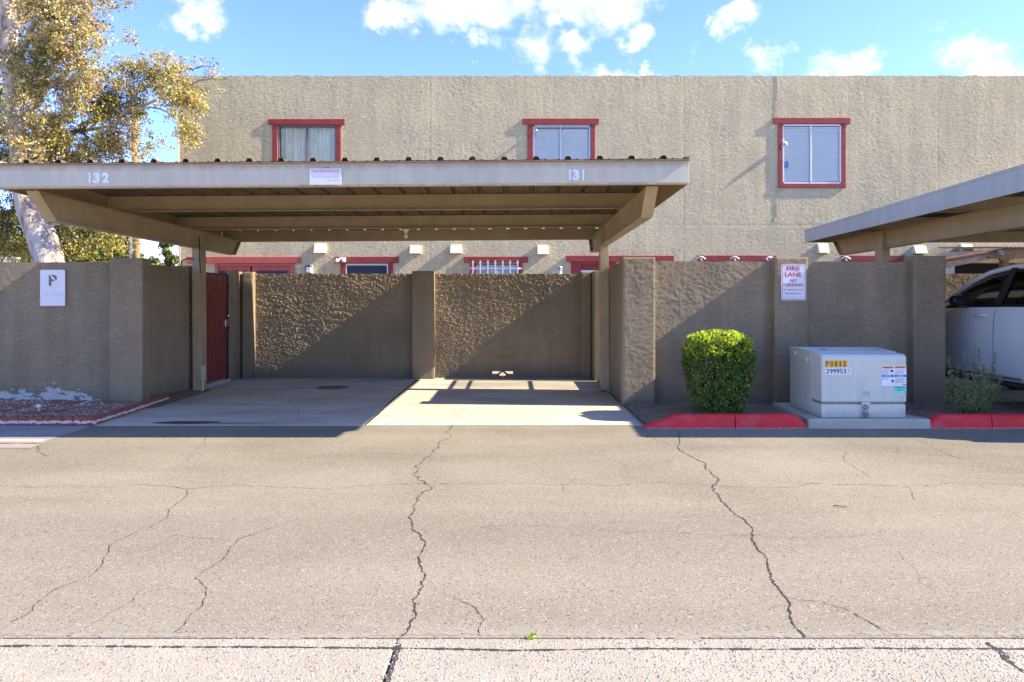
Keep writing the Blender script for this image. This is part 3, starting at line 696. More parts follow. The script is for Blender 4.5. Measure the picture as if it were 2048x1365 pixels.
# ================================================================== BUILDING
YF = 15.2
bx0, bx1, bz1 = XW(357, YF), 26, ZW(152, YF)
bld = thing('apartment_building', 'two storey beige stucco apartment building with red trimmed windows behind the carport', 'building', (4, YF+3, 0))
W2 = dict(a=(556, 673, 251, 369), b=(1066, 1181, 251, 369), c=(1565, 1683, 249, 368))
openings = []
def hole(p): return (XW(p[0], YF), XW(p[1], YF), ZW(p[3], YF), ZW(p[2], YF))
GL = dict(door1=(432, 590, 529, 745), win1=(692, 776, 529, 630), win2=(945, 1041, 527, 630), door2=(1150, 1232, 528, 745))
holes = [hole(p) for p in list(W2.values())+list(GL.values())]
# each opening needs to be covered by trim; grid edges fall under the trim
def facfn(X, Z):
    h = trowel(X, Z, 51, 1.35, -28, .0052)
    j = np.zeros_like(X)
    for px in (860, 1367, 1875): j = np.maximum(j, np.exp(-((X-XW(px, YF))/.010)**2))
    j = np.maximum(j, np.exp(-((Z-3.085)/.010)**2))
    return h*(1-.5*j)-.0025*j
relief('stucco_wall_face', M['facade'], bld, bx0, 13.5, 1.7, bz1, YF, .0205, facfn, holes, top_noise=.022)
MB().box(bx0, XW(432, YF), YF+.004, YF+.05, -.1, 1.698).box(XW(590, YF), XW(1150, YF), YF+.004, YF+.05, -.1, 1.698).box(XW(1232, YF), 13.5, YF+.004, YF+.05, -.1, 1.698).build('lower_wall', M['facade'], bld)
fx = sorted(set([bx0, 13.5]+[v for h in holes for v in h[:2]]))
mb = MB(); mb.box(bx0, bx1, YF+.26, YF+10, -.1, bz1-.04); mb.box(13.5, bx1, YF, YF+.26, -.1, bz1-.02)
mb.build('building_body', M['facade'], bld)
mb = MB(); mb.box(bx0, bx0+.05, YF+.004, YF+.26, -.1, bz1-.02); mb.box(bx0, 13.5, YF+.012, YF+.26, bz1-.2, bz1-.015); mb.build('parapet', M['facade'], bld)
for h in holes:      # reveals
    mb = MB(); mb.box(h[0]-.04, h[0]+.005, YF+.006, YF+.25, h[2], h[3]); mb.box(h[1]-.005, h[1]+.04, YF+.006, YF+.25, h[2], h[3])
    mb.box(h[0]-.04, h[1]+.04, YF+.006, YF+.25, h[3], h[3]+.04); mb.box(h[0]-.04, h[1]+.04, YF+.006, YF+.25, h[2]-.04, h[2])
    mb.each('reveal', M['redtrim'], bld)
def blinds(parent, x0, x1, z0, z1, y, pitch, tilt=0):
    mb = MB(); n = int((z1-z0)/pitch)
    for i in range(n):
        z = z0+(i+.5)*pitch; dz = tilt*((i % 7)-3)*.0006
        mb.quad((x0, y, z-pitch*.50+dz), (x1, y, z-pitch*.50-dz), (x1, y+pitch*.2, z+pitch*.47-dz), (x0, y+pitch*.2, z+pitch*.44+dz))
    mb.box(x0, x1, y-.01, y+.03, z1, z1+.03)
    return mb.build('blind', M['blind'], parent, kind='stuff')
def window(p, hdr, sides, sill, framem, kind, midpx, label):
    x0, x1, z0, z1 = hole(p)
    w = MB().box(x0, x0+.035, YF+.00, YF+.06, z0, z1).box(x1-.035, x1, YF+.00, YF+.06, z0, z1).box(x0, x1, YF+.00, YF+.06, z1-.035, z1).box(x0, x1, YF+.00, YF+.06, z0, z0+.035)
    xm = XW(midpx, YF); w.box(xm-.016, xm+.016, YF-.004, YF+.055, z0+.035, z1-.035)
    wn = w.build('window', framem, bld, .004, label=label)
    MB().box(x0+.03, xm-.02, YF+.020, YF+.024, z0+.03, z1-.03).build('pane', M['glass'], wn)
    MB().box(xm+.02, x1-.03, YF+.032, YF+.036, z0+.03, z1-.03).build('pane', M['glass'], wn)
    if hdr:
        yy = YF-.030
        mb = MB(); X0, X1, Z0, Z1 = hole(hdr); mb.box(X0, X1, yy, YF+.03, Z0, Z1); mb.build('header_trim', M['redtrim'], wn, .006)
        mb = MB()
        for (a, b) in sides: X0, X1, _, _ = hole((a, b, 0, 1)); mb.box(X0, X1, YF-.020, YF+.03, z0-(.0), hole(hdr)[2])
        mb.each('side_trim', M['redtrim'], wn, .005)
        if sill: X0, X1, Z0, Z1 = hole(sill); MB().box(X0, X1, YF-.026, YF+.03, Z0, Z1).build('sill_trim', M['redtrim'], wn, .005)
    return wn, (x0, x1, z0, z1, xm)
wa, r = window(W2['a'], (537, 690, 239, 250.5), [(545, 555), (673, 682)], (545, 682, 369, 377), M['bronze'], 'curtain', 613, 'window with pale green curtains')
V = []; mb = MB(); n = 60
pts = [(r[0]+.03+(r[1]-r[0]-.06)*i/n, YF+.11+.022*math.sin(i*.9)+.012*math.sin(i*2.3)) for i in range(n+1)]
for (a, b), (c, d) in zip(pts, pts[1:]): mb.quad((a, b, r[2]), (c, d, r[2]), (c, d, r[3]), (a, b, r[3]))
mb.build('curtain', M['curtain'], wa, smooth=True)
wb, r = window(W2['b'], (1045, 1198, 238, 249.5), [(1055, 1066), (1181, 1190)], (1055, 1190, 369, 377), M['alu'], 'blind', 1121, 'window with white blinds and a chipped red frame')
blinds(wb, r[0]+.03, r[1]-.03, r[2]+.03, ZW(255.5, YF), YF+.062, .050)
wc, r = window(W2['c'], (1546, 1700, 236.5, 248.5), [(1556.5, 1565), (1683, 1691)], (1556.5, 1691, 368, 376.5), M['vinyl'], 'blind', 1622, 'white framed window with white mini blinds')
blinds(wc, r[0]+.03, r[1]-.03, r[2]+.06, ZW(256, YF), YF+.062, .030, 1)
MB().box(XW(1566, YF), XW(1577, YF), YF+.012, YF+.017, ZW(335, YF), ZW(323, YF)).build('window_sticker', M['sticker'], wc)
# ground floor: salmon french doors on the left
dx0, dx1, dz0, dz1 = hole(GL['door1'])
d1 = MB().box(dx0-.62, dx1+.14, YF-.05, YF+.02, ZW(527, YF), ZW(514, YF)).build('door', M['salmon'], bld, .008, label='faded salmon double doors under a wide header')
MB().box(dx0-.02, dx0+.05, YF-.02, YF+.06, 0, ZW(527.5, YF)).box(dx1-.11, dx1, YF-.02, YF+.06, 0, ZW(527.5, YF)).box(dx0+.05, dx1-.11, YF-.01, YF+.06, ZW(533, YF), ZW(527.5, YF)).each('door_frame', M['salmon'], d1, .006)
MB().box(dx0+.05, XW(499, YF), YF+.03, YF+.08, 0, ZW(533, YF)).build('door_leaf', M['salmon'], d1, .006)
MB().box(XW(503, YF), dx1-.11, YF+.03, YF+.08, 0, ZW(533, YF)).build('door_leaf', M['salmon'], d1, .006)
for a, b in ((425, 494), (513, 574)): MB().box(XW(a, YF), XW(b, YF), YF+.01, YF+.03, .4, ZW(542, YF)).build('screen', M['screen'], d1)
# dark screen window
x0, x1, z0, z1 = hole(GL['win1'])
w1 = MB().box(XW(670, YF), XW(798, YF), YF-.030, YF+.02, ZW(526.5, YF), ZW(514, YF)).build('window', M['redtrim'], bld, .006, label='window with a dark insect screen')
MB().box(XW(681, YF), XW(692, YF), YF-.020, YF+.02, z0, ZW(527, YF)).box(XW(776, YF), XW(786, YF), YF-.020, YF+.02, z0, ZW(527, YF)).each('side_trim', M['redtrim'], w1, .005)
MB().box(x0, x1, YF-.01, YF+.02, z0, z1).build('screen_panel', M['screen'], w1)
MB().box(x0-.002, x0+.02, YF-.016, YF-.011, z0, z1).box(x1-.02, x1+.002, YF-.016, YF-.011, z0, z1).box(x0+.02, x1-.02, YF-.016, YF-.011, z1-.025, z1-.003).each('screen_frame', M['vinyl'], w1)
# barred window
x0, x1, z0, z1 = hole(GL['win2'])
w2 = MB().box(XW(928, YF), XW(1056, YF), YF-.030, YF+.02, ZW(526, YF), ZW(514, YF)).build('window', M['redtrim'], bld, .006, label='window with white blinds behind white security bars')
MB().box(XW(940, YF), XW(951, YF), YF-.020, YF+.02, z0, ZW(526.5, YF)).box(XW(1035, YF), XW(1045, YF), YF-.020, YF+.02, z0, ZW(526.5, YF)).each('side_trim', M['redtrim'], w2, .005)
blinds(w2, XW(951, YF), XW(1035, YF), z0, ZW(529, YF), YF+.06, .05)
MB().box(XW(951, YF), XW(1035, YF), YF+.028, YF+.034, z0, ZW(528, YF)).build('pane', M['glass'], w2)
yb = YF-.12
for i in range(7):
    xx = XW(946.5+14.8*i, YF)
    MB().prism([(xx-.014, z0), (xx+.014, z0), (xx+.014, ZW(528, YF)), (xx+.024, ZW(526, YF)), (xx, ZW(520.5, YF)), (xx-.024, ZW(526, YF)), (xx-.014, ZW(528, YF))], yb-.012, yb+.012, 'y').build('security_bar', M['white'], w2)
MB().box(XW(941, YF), XW(1043, YF), yb+.013, yb+.03, ZW(539.5, YF), ZW(536, YF)).box(XW(941, YF), XW(1043, YF), yb+.013, yb+.03, ZW(610, YF), ZW(606, YF)).box(XW(943, YF), XW(946, YF), yb+.03, YF, ZW(539.5, YF), ZW(536, YF)).box(XW(1038, YF), XW(1041, YF), yb+.03, YF, ZW(539.5, YF), ZW(536, YF)).each('bar_rail', M['white'], w2)
for sx in (-1, 1):
    c0 = Vector((XW(992, YF)+sx*.055, yb, ZW(545, YF)))
    pp = [c0+Vector((sx*(.045*(1-t/14)+.008)*math.cos(t*.55), 0, (.045*(1-t/14)+.008)*math.sin(t*.55))) for t in range(15)]
    pp = [c0+Vector((-sx*.05, 0, -.15))]+[c0+Vector((-sx*.05, 0, -.05))]+pp
    MB().tube(pp, .007, 6).build('bar_scroll', M['white'], w2)
# red door
x0, x1, z0, z1 = hole(GL['door2'])
d2 = MB().box(XW(1133, YF), XW(1347, YF), YF-.05, YF+.02, ZW(524, YF), ZW(512, YF)).build('door', M['redtrim'], bld, .006, label='dark red door beside the carport post')
MB().box(XW(1142, YF), XW(1160, YF), YF-.020, YF+.02, 0, ZW(524.5, YF)).box(XW(1208, YF), XW(1232, YF), YF-.020, YF+.02, 0, ZW(524.5, YF)).box(XW(1160, YF), XW(1208, YF), YF-.02, YF+.02, ZW(530, YF), ZW(524.5, YF)).each('door_frame', M['redtrim'], d2, .006)
MB().box(XW(1160, YF), XW(1208, YF), YF+.02, YF+.06, 0, ZW(530, YF)).build('door_leaf', M['redtrim'], d2)
MB().box(XW(1162, YF), XW(1190, YF), YF+.008, YF+.016, ZW(560, YF), ZW(541, YF)).build('door_glass', M['vinyl'], d2)
# further headers on the right with white scroll ironwork
for (a, b, scr) in ((1395, 1552, ((1400, 1), (1467, 1), (1537, -1))), (1683, 1810, ((1688, 1),))):
    w3 = MB().box(XW(a, YF), XW(b, YF), YF-.030, YF+.02, ZW(523, YF), ZW(511.5, YF)).build('window', M['redtrim'], bld, .006, label='window header with white scroll ironwork')
    MB().box(XW(a+14, YF), XW(b-14, YF), YF-.006, YF+.008, .9, ZW(523.5, YF)).build('screen_panel', M['screen'], w3)
    for (c, sgn) in scr:
        cx_ = XW(c, YF); zz = ZW(519, YF)
        pp = [(cx_-.10+.02*t, YF-.09, zz+.055*math.sin(t*.32)) for t in range(11)]
        MB().tube(pp, .011, 6).build('bar_scroll', M['white'], w3)
        pp = [(cx_+sgn*.03+.04*math.cos(t*.5), YF-.1, zz+.0+.035*math.sin(t*.5)) for t in range(10)]
        MB().tube(pp, .009, 6).build('bar_scroll', M['white'], w3)
# vents on the facade
for (a, b, c, d) in ((630, 653, 488, 507), (820.5, 843, 492, 508), (901, 923.5, 490.5, 507.5), (1074.5, 1096, 491, 509.5), (1634, 1654, 488, 507), (1825, 1849, 492.5, 508), (1919, 1941, 489, 504)):
    X0, X1, Z0, Z1 = hole((a, b, c, d))
    MB().prism([(YF+.01, Z1), (YF-.05, Z1), (YF-.13, Z0), (YF+.01, Z0)], X0, X1, 'x').build('vent_hood', M['cream'], bld, .006)
# pipe vent with cap is on the patio: stands beyond the fence
pv = thing('vent_pipe', 'small silver capped vent pipe poking above the back wall left of the red door', 'vent', (XW(1119, 14.2), 14.2, 0))
MB().tube([(XW(1119, 14.2), 14.2, 0), (XW(1119, 14.2), 14.2, ZW(541, 14.2))], .052, 16).build('pipe', M['cream'], pv, smooth=False)
zc = ZW(541, 14.2)
MB().lathe((XW(1119, 14.2), 14.2, zc), [(.05, -.0), (.066, 0), (.066, .02), (.055, .022), (.055, .034), (.068, .036), (.066, .06), (.045, .085), (.0, .095)]).build('cap', M['alu'], pv, smooth=True)
# thin vertical cable and corner pipe
cab = MB().tube([(XW(1554, YF), YF-.006, ZW(152, YF)), (XW(1555, YF), YF-.007, ZW(300, YF)), (XW(1554, YF), YF-.006, ZW(430, YF)), (XW(1552, YF), YF-.01, ZW(441, YF)), (XW(1547, YF), YF-.03, ZW(444, YF))], .0035, 6).build('wall_cable', M['facade'], None)
tag(cab, 'thin tan cable running down the upper wall left of the right window', 'cable')
dp = MB().tube([(XW(361, YF), YF-.06, ZW(496, YF)), (XW(364, YF), YF-.06, ZW(540, YF)), (XW(364, YF), YF-.06, 0)], .022, 8).build('drain_pipe', M['edge'], None)
tag(dp, 'thin rusty pipe standing at the left corner of the building', 'pipe')
cp = MB().box(bx0-.012, bx0+.012, YF-.02, YF+.03, ZW(330, YF), ZW(195, YF)).build('corner_strip', M['cream'], bld)
# lights and cameras on the facade
wl = thing('wall_lamp', 'small black and white wall lantern right of the salmon doors', 'lamp', (XW(620, YF), YF, ZW(540, YF)))
X0, X1, Z0, Z1 = hole((614, 626, 534, 546))
MB().box(X0+.05, X1-.01, YF-.03, YF, Z0-.02, Z1+.03).build('backplate', M['white'], wl, .004)
MB().box(X0+.01, X1-.02, YF-.12, YF-.03, Z0, Z1).build('lamp_glass', M['signfade'], wl, .004)
MB().prism([(X0-.015, Z1), (X1+.0, Z1), (X1-.04, Z1+.03), (X0+.03, Z1+.03)], YF-.14, YF-.025, 'y').build('lamp_cap', M['black'], wl)
MB().box(X0-.005, X0+.009, YF-.125, YF-.03, Z0, Z1).box(X0-.005, X1-.01, YF-.125, YF-.03, Z0-.014, Z0-.001).each('lamp_frame', M['black'], wl)
sl = thing('security_light', 'white twin head security light mounted on the red header', 'lamp', (XW(686, YF), YF-.05, ZW(520, YF)))
MB().box(XW(680, YF), XW(693, YF), YF-.09, YF-.047, ZW(520, YF), ZW(515.5, YF)).build('base', M['white'], sl, .006)
MB().box(XW(683, YF), XW(692, YF), YF-.13, YF-.091, ZW(525, YF), ZW(520.5, YF)).build('sensor', M['black'], sl, .01)
for px in (678.5, 691.5):
    c0 = Vector((XW(px, YF), YF-.20, ZW(522.5, YF)))
    MB().lathe(c0, [(.0, -.04), (.03, -.038), (.042, -.01), (.045, .03), (.03, .07), (.0, .08)], 'y', 12).build('lamp_head', M['white'], sl, smooth=True)
def camera_thing(px, py, label, big=1.0):
    YF = 15.25; t = thing('security_camera', label, 'camera', (XW(px, YF), YF-.03, ZW(py, YF))); x = XW(px, YF); z = ZW(py, YF)
    MB().lathe((x, YF-.045, z), [(0, -.02), (.03*big, -.02), (.034*big, .0), (.03*big, .02), (0, .025)], 'y', 14).build('mount', M['white'], t, smooth=True)
    MB().lathe((x+.07*big, YF-.10, z+.06*big), [(0, -.04), (.045*big, -.036), (.05*big, 0), (.045*big, .03), (0, .035)], 'y', 14).build('housing', M['white'], t, smooth=True)
    MB().tube([(x, YF-.08, z), (x+.06*big, YF-.10, z+.02)], .012, 8).build('arm', M['white'], t)
    MB().lathe((x+.07*big, YF-.142, z+.05*big), [(0, -.004), (.02*big, -.004), (.02*big, .004), (0, .004)], 'y', 10).build('lens', M['black'], t)
camera_thing(1559.5, 296, 'white security camera on the left side of the right upstairs window')
camera_thing(1068, 267, 'small white camera in the top left corner of the middle upstairs window', .6)

# ================================================================== CARPORT
def carport(label, x0, x1, y0, y1, xbl, xbr, posts, rimm, fasm, tilt, ribs_from, slope=.0, number=None):
    t = thing('carport', label, 'carport', (x0, y0, 0))
    zs = 2.58                                     # underside of the purlins at the front
    zt = 2.815
    sl = lambda y: -(y-y0)*.026
    # front fascia: C channel
    MB().box(x0, x1, y0, y0+.012, zs, zt).box(x0, x1, y0+.012, y0+.075, zs, zs+.010).box(x0, x1, y0+.012, y0+.075, zt-.012, zt).build('front_fascia', fasm, t, .003)
    MB().box(x0-.01, x1+.01, y0-.022, y0+.05, zt+.001, zt+.010).build('drip_edge', M['edge'], t, .002)
    MB().box(x0+.02, x1-.02, y0-.007, y0-.001, zs-.001, zs+.014).build('lower_lip', M['edge'], t)
    for yy, z in ((8.86, 2.572), (10.68, 2.538)):
        h = zt+sl(yy)+.008-z
        MB().box(x0+.03, x1-.03, yy, yy+.006, z, z+h).box(x0+.03, x1-.03, yy-.055, yy, z, z+.006).box(x0+.03, x1-.03, yy+.006, yy+.06, z+h-.006, z+h).build('purlin', M['steel'], t)
    z = 2.487; h = zt+sl(y1)+.010-z
    MB().box(x0+.03, x1-.03, y1-.05, y1-.044, z, z+h).box(x0+.03, x1-.03, y1-.044, y1, z, z+.006).build('purlin', M['steel'], t)
    # side rims
    for s, xx in ((-1, x0), (1, x1-.012)):
        poly = [(y0+.012, zs), (y1, 2.485), (y1, zt+sl(y1)+.014), (y0+.012, zt+.014)]
        MB().prism(poly, xx, xx+.012, 'x').build('side_rim', rimm if s < 0 else M['steel'], t, .002)
        # folded cap over the rim
        p2 = [(y0, zt+.011), (y1+.02, zt+.011+sl(y1)), (y1+.02, zt+.045+sl(y1)), (y0, zt+.045)]
        MB().prism(p2, xx-.006 if s < 0 else xx-.03, xx+.04 if s < 0 else xx+.018, 'x').build('rim_cap', rimm if s < 0 else M['rust'], t, .002)
    # corrugated roof in lapped panels of three ribs
    rib = .322; x = ribs_from-3*rib; k = 0
    prof = [(-.161, 0), (-.105, 0), (-.098, .006), (-.085, .006), (-.078, 0), (-.036, 0), (-.020, .034), (.020, .034), (.036, 0), (.078, 0), (.085, .006), (.098, .006), (.105, 0), (.161, 0)]
    while x < x1+.1:
        mb = MB(); lx = []
        for r_ in range(3):
            for (px, pz) in prof:
                X = x+r_*rib+px
                X = min(max(X, x0), x1); lx.append((X, pz+.0008*(k % 2)))
        if lx[-1][0]-lx[0][0] > .02:
            for (a, za), (b, zb) in zip(lx, lx[1:]):
                if b-a < 1e-5: continue
                ya, yb_ = y0-.03, y1+.05
                mb.quad((a, ya, zt+.013+za), (b, ya, zt+.013+zb), (b, yb_, zt+.013+zb+sl(yb_)), (a, yb_, zt+.013+za+sl(yb_)))
            o = mb.build('roof_panel', M['galv'], t); so = o.modifiers.new('thickness', 'SOLIDIFY'); so.thickness = .0015
        x += 3*rib; k += 1
    # posts and cantilever beams (I sections)
    for xb in posts:
        MB().box(xb, xb+.126, 10.80, 10.808, 0, 2.545).box(xb, xb+.126, 11.0, 11.008, 0, 2.545).build('post', M['steel'], t, .002)
        MB().box(xb+.004, xb+.118, 10.8095, 10.998, 0.0, 2.54).build('post_filler', M['steel'], t)
        MB().box(xb-.03, xb+.156, 10.77, 11.04, 0, .014).build('base_plate', M['edge'], t)
        zb0, zb1 = 2.300, 2.562
        prof_b = [(7.42, zb0), (12.20, zb0-.05), (12.46, zb1-.06), (7.12, zb1+.0)]
        mb = MB(); mb.prism(prof_b, xb+.055, xb+.071, 'x')                              # web
        mb.prism([(7.42, zb0-.010), (12.20, zb0-.06), (12.20, zb0-.05), (7.42, zb0)], xb, xb+.126, 'x')
        mb.prism([(7.12, zb1), (12.46, zb1-.06), (12.46, zb1-.05), (7.12, zb1+.010)], xb, xb+.126, 'x')
        mb.prism([(7.41, zb0-.010), (7.42, zb0-.010), (7.12, zb1+.010), (7.11, zb1+.010)], xb, xb+.126, 'x')
        mb.prism([(12.20, zb0-.06), (12.21, zb0-.06), (12.47, zb1-.05), (12.46, zb1-.05)], xb, xb+.126, 'x')
        b = mb.build('beam', M['steel'], t)
        MB().box(xb+.002, xb+.124, 10.788, 10.798, zb0-.02, zb1-.03).box(xb+.002, xb+.124, 11.012, 11.02, zb0-.03, zb1-.03).each('stiffener', M['steel'], b)
    t.rotation_euler = (0, -tilt, 0)
    return t
cpL = carport('open steel carport with spaces 132 and 131 in the middle of the picture', -5.21, 1.815, 7.0, 12.45, 0, 0, (-4.995, 1.40), M['steel'], M['fascia'], .0068, XW(60, 7.0)-.0)
cpR = carport('partly seen grey edged steel carport over the silver car', 5.30, 16, 7.0, 12.5, 0, 0, (5.79, 12.3), M['rim_blue'], M['fascia'], 0, 5.5)
# stencilled space numbers and notice on the fascia (child parts follow the tilt)
YFA = 7.0
def tilted(x): return (x+5.21)*.0068
def fascia_text(s, a, b, c, d, m, parent, bold=0, yo=.004, name='stencil_number'):
    o = px_text(s, a, b, c, d, YFA, m, parent, bold, yo, name); dz = -tilted((XW(a, YFA)+XW(b, YFA))/2); o.location.z += dz; return o
def fascia_bar(a, b, c, d):
    o = MB().box(XW(a, YFA), XW(b, YFA), YFA-.005, YFA-.0035, ZW(d, YFA), ZW(c, YFA)).build('stencil_number', M['stencil'], cpL); o.location.z += -tilted((XW(a, YFA)+XW(b, YFA))/2)
fascia_bar(181.5, 185.5, 345.5, 367); fascia_text('3', 190, 204, 345.5, 367, M['stencil'], cpL, .06); fascia_text('2', 208, 222.5, 345.5, 367, M['stencil'], cpL, .06)
fascia_bar(1141, 1145, 339.5, 361); fascia_text('3', 1149, 1162.5, 339.5, 361, M['stencil'], cpL, .06); fascia_bar(1168, 1172, 339.5, 361)
# bulb, conduits on the carport
def off(y): return 2.577-(y-7.0)*.0105
cd = MB().tube([(-4.85, 10.62, off(10.6)-.012+.02)]+[(xx, 10.62, off(10.6)-.012+tilted(xx)*0+.004*math.sin(xx*2.1)) for xx in np.linspace(-4.6, 1.35, 14)], .011, 8).build('conduit', M['conduit'], cpL)
lb = MB().lathe((XW(814, 10.6), 10.6, off(10.6)-.03), [(.0, -.0), (.055, .0), (.055, -.016), (.03, -.03), (.022, -.06), (.0, -.062)][::-1], 'z', 16).build('lamp_holder', M['cream'], cpL, smooth=False)
MB().lathe((XW(814, 10.6), 10.6, off(10.6)-.085), [(.0, -.085), (.022, -.080), (.036, -.060), (.038, -.042), (.028, -.015), (.018, .0), (.018, .02)], 'z', 16).build('light_bulb', M['bulb'], lb, smooth=True)
pxp = -4.865
MB().tube([(pxp+.03, 10.70, 2.42), (pxp+.045, 10.68, 2.30), (pxp+.05, 10.66, 2.1), (pxp+.035, 10.72, 1.92), (pxp+.012, 10.78, 1.86)], .008, 8).build('post_cable', M['black'], cpL)
MB().tube([(pxp+.014, 10.83, .20), (pxp+.014, 10.83, -.0)], .010, 8).build('post_conduit', M['cream'], cpL)
MB().box(pxp-.006, pxp+.05, 10.80, 10.86, .18, .42).build('junction_box', M['fascia'], cpL, .006)
pc = MB().tube([(-5.22, 10.9, 1.96), (-5.2, 10.85, 2.06), (-5.08, 10.8, 2.10), (-4.98, 10.8, 2.08)], .010, 8).build('loop_cable', M['black'], None); tag(pc, 'black cable looping from the left wall top to the carport post', 'cable')
nt_ = thing('notice_sign', 'white towing notice sign hung on the front fascia between 132 and 131', 'sign', (XW(651, YFA), YFA-.01, ZW(354, YFA)))
zt0, zt1 = ZW(370.5, YFA), ZW(338, YFA)
MB().box(XW(620, YFA), XW(683.5, YFA), YFA-.016, YFA-.010, zt0, zt1).build('sign_plate', M['signw'], nt_, .001)
MB().tube([(XW(636, YFA), YFA-.012, zt1-.004), (XW(652, YFA), YFA-.02, zt1+.012), (XW(668, YFA), YFA-.012, zt1-.004)], .003, 6).build('hanging_wire', M['edge'], nt_)
Yp = YFA-.0165
def strip(px0, px1, py0, py1, m, parent, Y, name='printed_line'):
    return MB().quad((XW(px0, YFA), Y, ZW(py1, YFA)), (XW(px1, YFA), Y, ZW(py1, YFA)), (XW(px1, YFA), Y, ZW(py0, YFA)), (XW(px0, YFA), Y, ZW(py0, YFA))).build(name, m, parent)
strip(622, 681.5, 339.6, 341.4, M['pinkink'], nt_, Yp)
for py, mm, hh in ((342.4, 'signr', 2.0), (346.2, 'pinkink', 1.8)):
    xx = 624
    while xx < 677:
        l = random.uniform(1.5, 5); strip(xx, xx+l, py, py+hh, M[mm], nt_, Yp); xx += l+1.0
for py in (350.6, 353.2, 355.6):
    xx = 624
    while xx < 677:
        l = random.uniform(2, 6); strip(xx, xx+l, py, py+1.0, M['greyink'], nt_, Yp); xx += l+1.2
lettering('44-1010', XW(656, YFA), XW(680, YFA), ZW(363.2, YFA), ZW(359.2, YFA), Yp, M['greyink'], nt_, .0)
strip(624, 641, 360, 362.5, M['peach'], nt_, Yp)

# ================================================================== GATES
gt = thing('wooden_gate', 'oxblood red board gate in a black frame behind the left carport post', 'gate', (-5.03, 11.6, 0))
g0, g1, gz0, gz1 = 11.08, 12.18, .07, 1.885; nb = 8
for i in range(nb):
    a = g0+(g1-g0)*i/nb; b = g0+(g1-g0)*(i+1)/nb
    MB().box(-5.055-.002*(i % 2), -5.030, a+.004, b-.004, gz0, gz1-.01).build('gate_board', M['gatered'], gt, .004)
MB().box(-5.075, -5.057, g0-.03, g0, gz0-.02, gz1+.02).box(-5.075, -5.02, g1, g1+.035, gz0-.02, gz1+.02).box(-5.08, -5.058, g0, g1, gz1-.03, gz1+.02).box(-5.08, -5.058, g0, g1, gz0, gz0+.04).box(-5.08, -5.058, g0, g1, .95, .99).each('gate_frame', M['black'], gt)
MB().box(-5.031, -5.010, g1-.10, g1+.05, .98, 1.10).build('lock_plate', M['chrome'], gt, .004)
MB().lathe((-5.0, g1-.04, 1.17), [(0, -.01), (.022, -.008), (.026, .01), (.012, .03), (0, .032)], 'x', 12).build('door_knob', M['chrome'], gt, smooth=True)
MB().box(-5.005, -4.985, g1-.03, g1+.0, .93, .98).build('padlock', M['black'], gt, .004)
for z in (.2, .95, 1.70):
    mb = MB()
    for i in range(nb): mb.lathe((-5.028, g0+(g1-g0)*(i+.5)/nb, z), [(0, .006), (.006, .004), (.007, 0), (0, -.002)], 'x', 6)
    mb.build('screw_heads', M['alu'], gt, kind='stuff')
for z in (.25, 1.68): MB().lathe((-5.04, g1+.05, z), [(.02, -.04), (.02, .04)], 'z', 10).build('hinge', M['black'], gt)
box('threshold', M['pad'], None, -5.12, -4.99, 11.02, 12.25, .0, .055, .006, kind='structure')
gi = thing('iron_gate', 'open barred iron gate in the gap behind the right carport post', 'gate', (1.58, 11.5, 0))
a0, a1 = 10.93, 12.2
for i in range(8):
    y = a0+.09+(a1-a0-.18)*i/7; MB().box(1.572, 1.588, y-.024, y+.024, .36, 1.86).build('gate_bar', M['black'], gi)
MB().box(1.565, 1.595, a0, a0+.03, .05, 1.9).box(1.565, 1.595, a1-.03, a1, .05, 1.9).box(1.565, 1.595, a0+.03, a1-.03, 1.86, 1.90).box(1.565, 1.595, a0+.03, a1-.03, 1.66, 1.69).box(1.565, 1.595, a0+.03, a1-.03, .90, .94).each('gate_frame', M['black'], gi)
MB().box(1.57, 1.59, a0+.03, a1-.03, .06, .36).build('kick_plate', M['black'], gi)

# ================================================================== CURBS, PAD, CABINET
YC = 7.76
def curb(name, x0, x1, ramp0=0, ramp1=0, label='', grp='red painted curb blocks along the fire lane'):
    prof = lambda h: [(YC, 0), (YC+.012, h), (YC+.155, h+.004), (YC+.165, 0)]
    n = max(3, int((x1-x0)/.06)); mb = MB(); st = []
    for i in range(n+1):
        x = x0+(x1-x0)*i/n; h = .148
        if ramp0: h = min(h, .02+(x-x0)/ramp0*.128)
        if ramp1: h = min(h, .035+(x1-x)/ramp1*.113)
        h += .0025*mnoise.noise(Vector((x*9, 0, 0)))
        jy = .004*mnoise.noise(Vector((x*6, 3, 0)))
        st.append([(x, YC+jy, -.02), (x, YC+.006+jy, h*.5), (x, YC+.014+jy, h-.02), (x, YC+.034+jy, h), (x, YC+.145, h+.002), (x, YC+.163, h-.012), (x, YC+.165, -.02)])
    k = 7; nv = len(mb.v)
    for r_ in st: mb.v += r_
    for i in range(n):
        for q in range(k): mb.f.append((nv+i*k+q, nv+i*k+(q+1) % k, nv+(i+1)*k+(q+1) % k, nv+(i+1)*k+q)); mb.mi.append(0)
    mb.f.append(tuple(nv+q for q in range(k))); mb.f.append(tuple(nv+n*k+q for q in range(k))); mb.mi += [0, 0]
    o = mb.build(name, M['redcurb'], None); tag(o, label, 'curb', grp); return o
xa, xb, xc, xd, xe, xf = [XW(p, YC) for p in (1290, 1471, 1617, 1862, 1985, 2300)]
curb('curb', xa, xb-.006, ramp0=.40, label='red curb block with a sloping left end in front of the bush')
curb('curb', xb+.006, xc-.01, ramp1=.10, label='short red curb block between the bush and the concrete pad')
curb('curb', xd-.10, xe-.006, ramp0=.24, label='red curb block just right of the concrete pad by the spiky shrub')
curb('curb', xe+.006, xf, label='red curb block at the right edge of the picture')
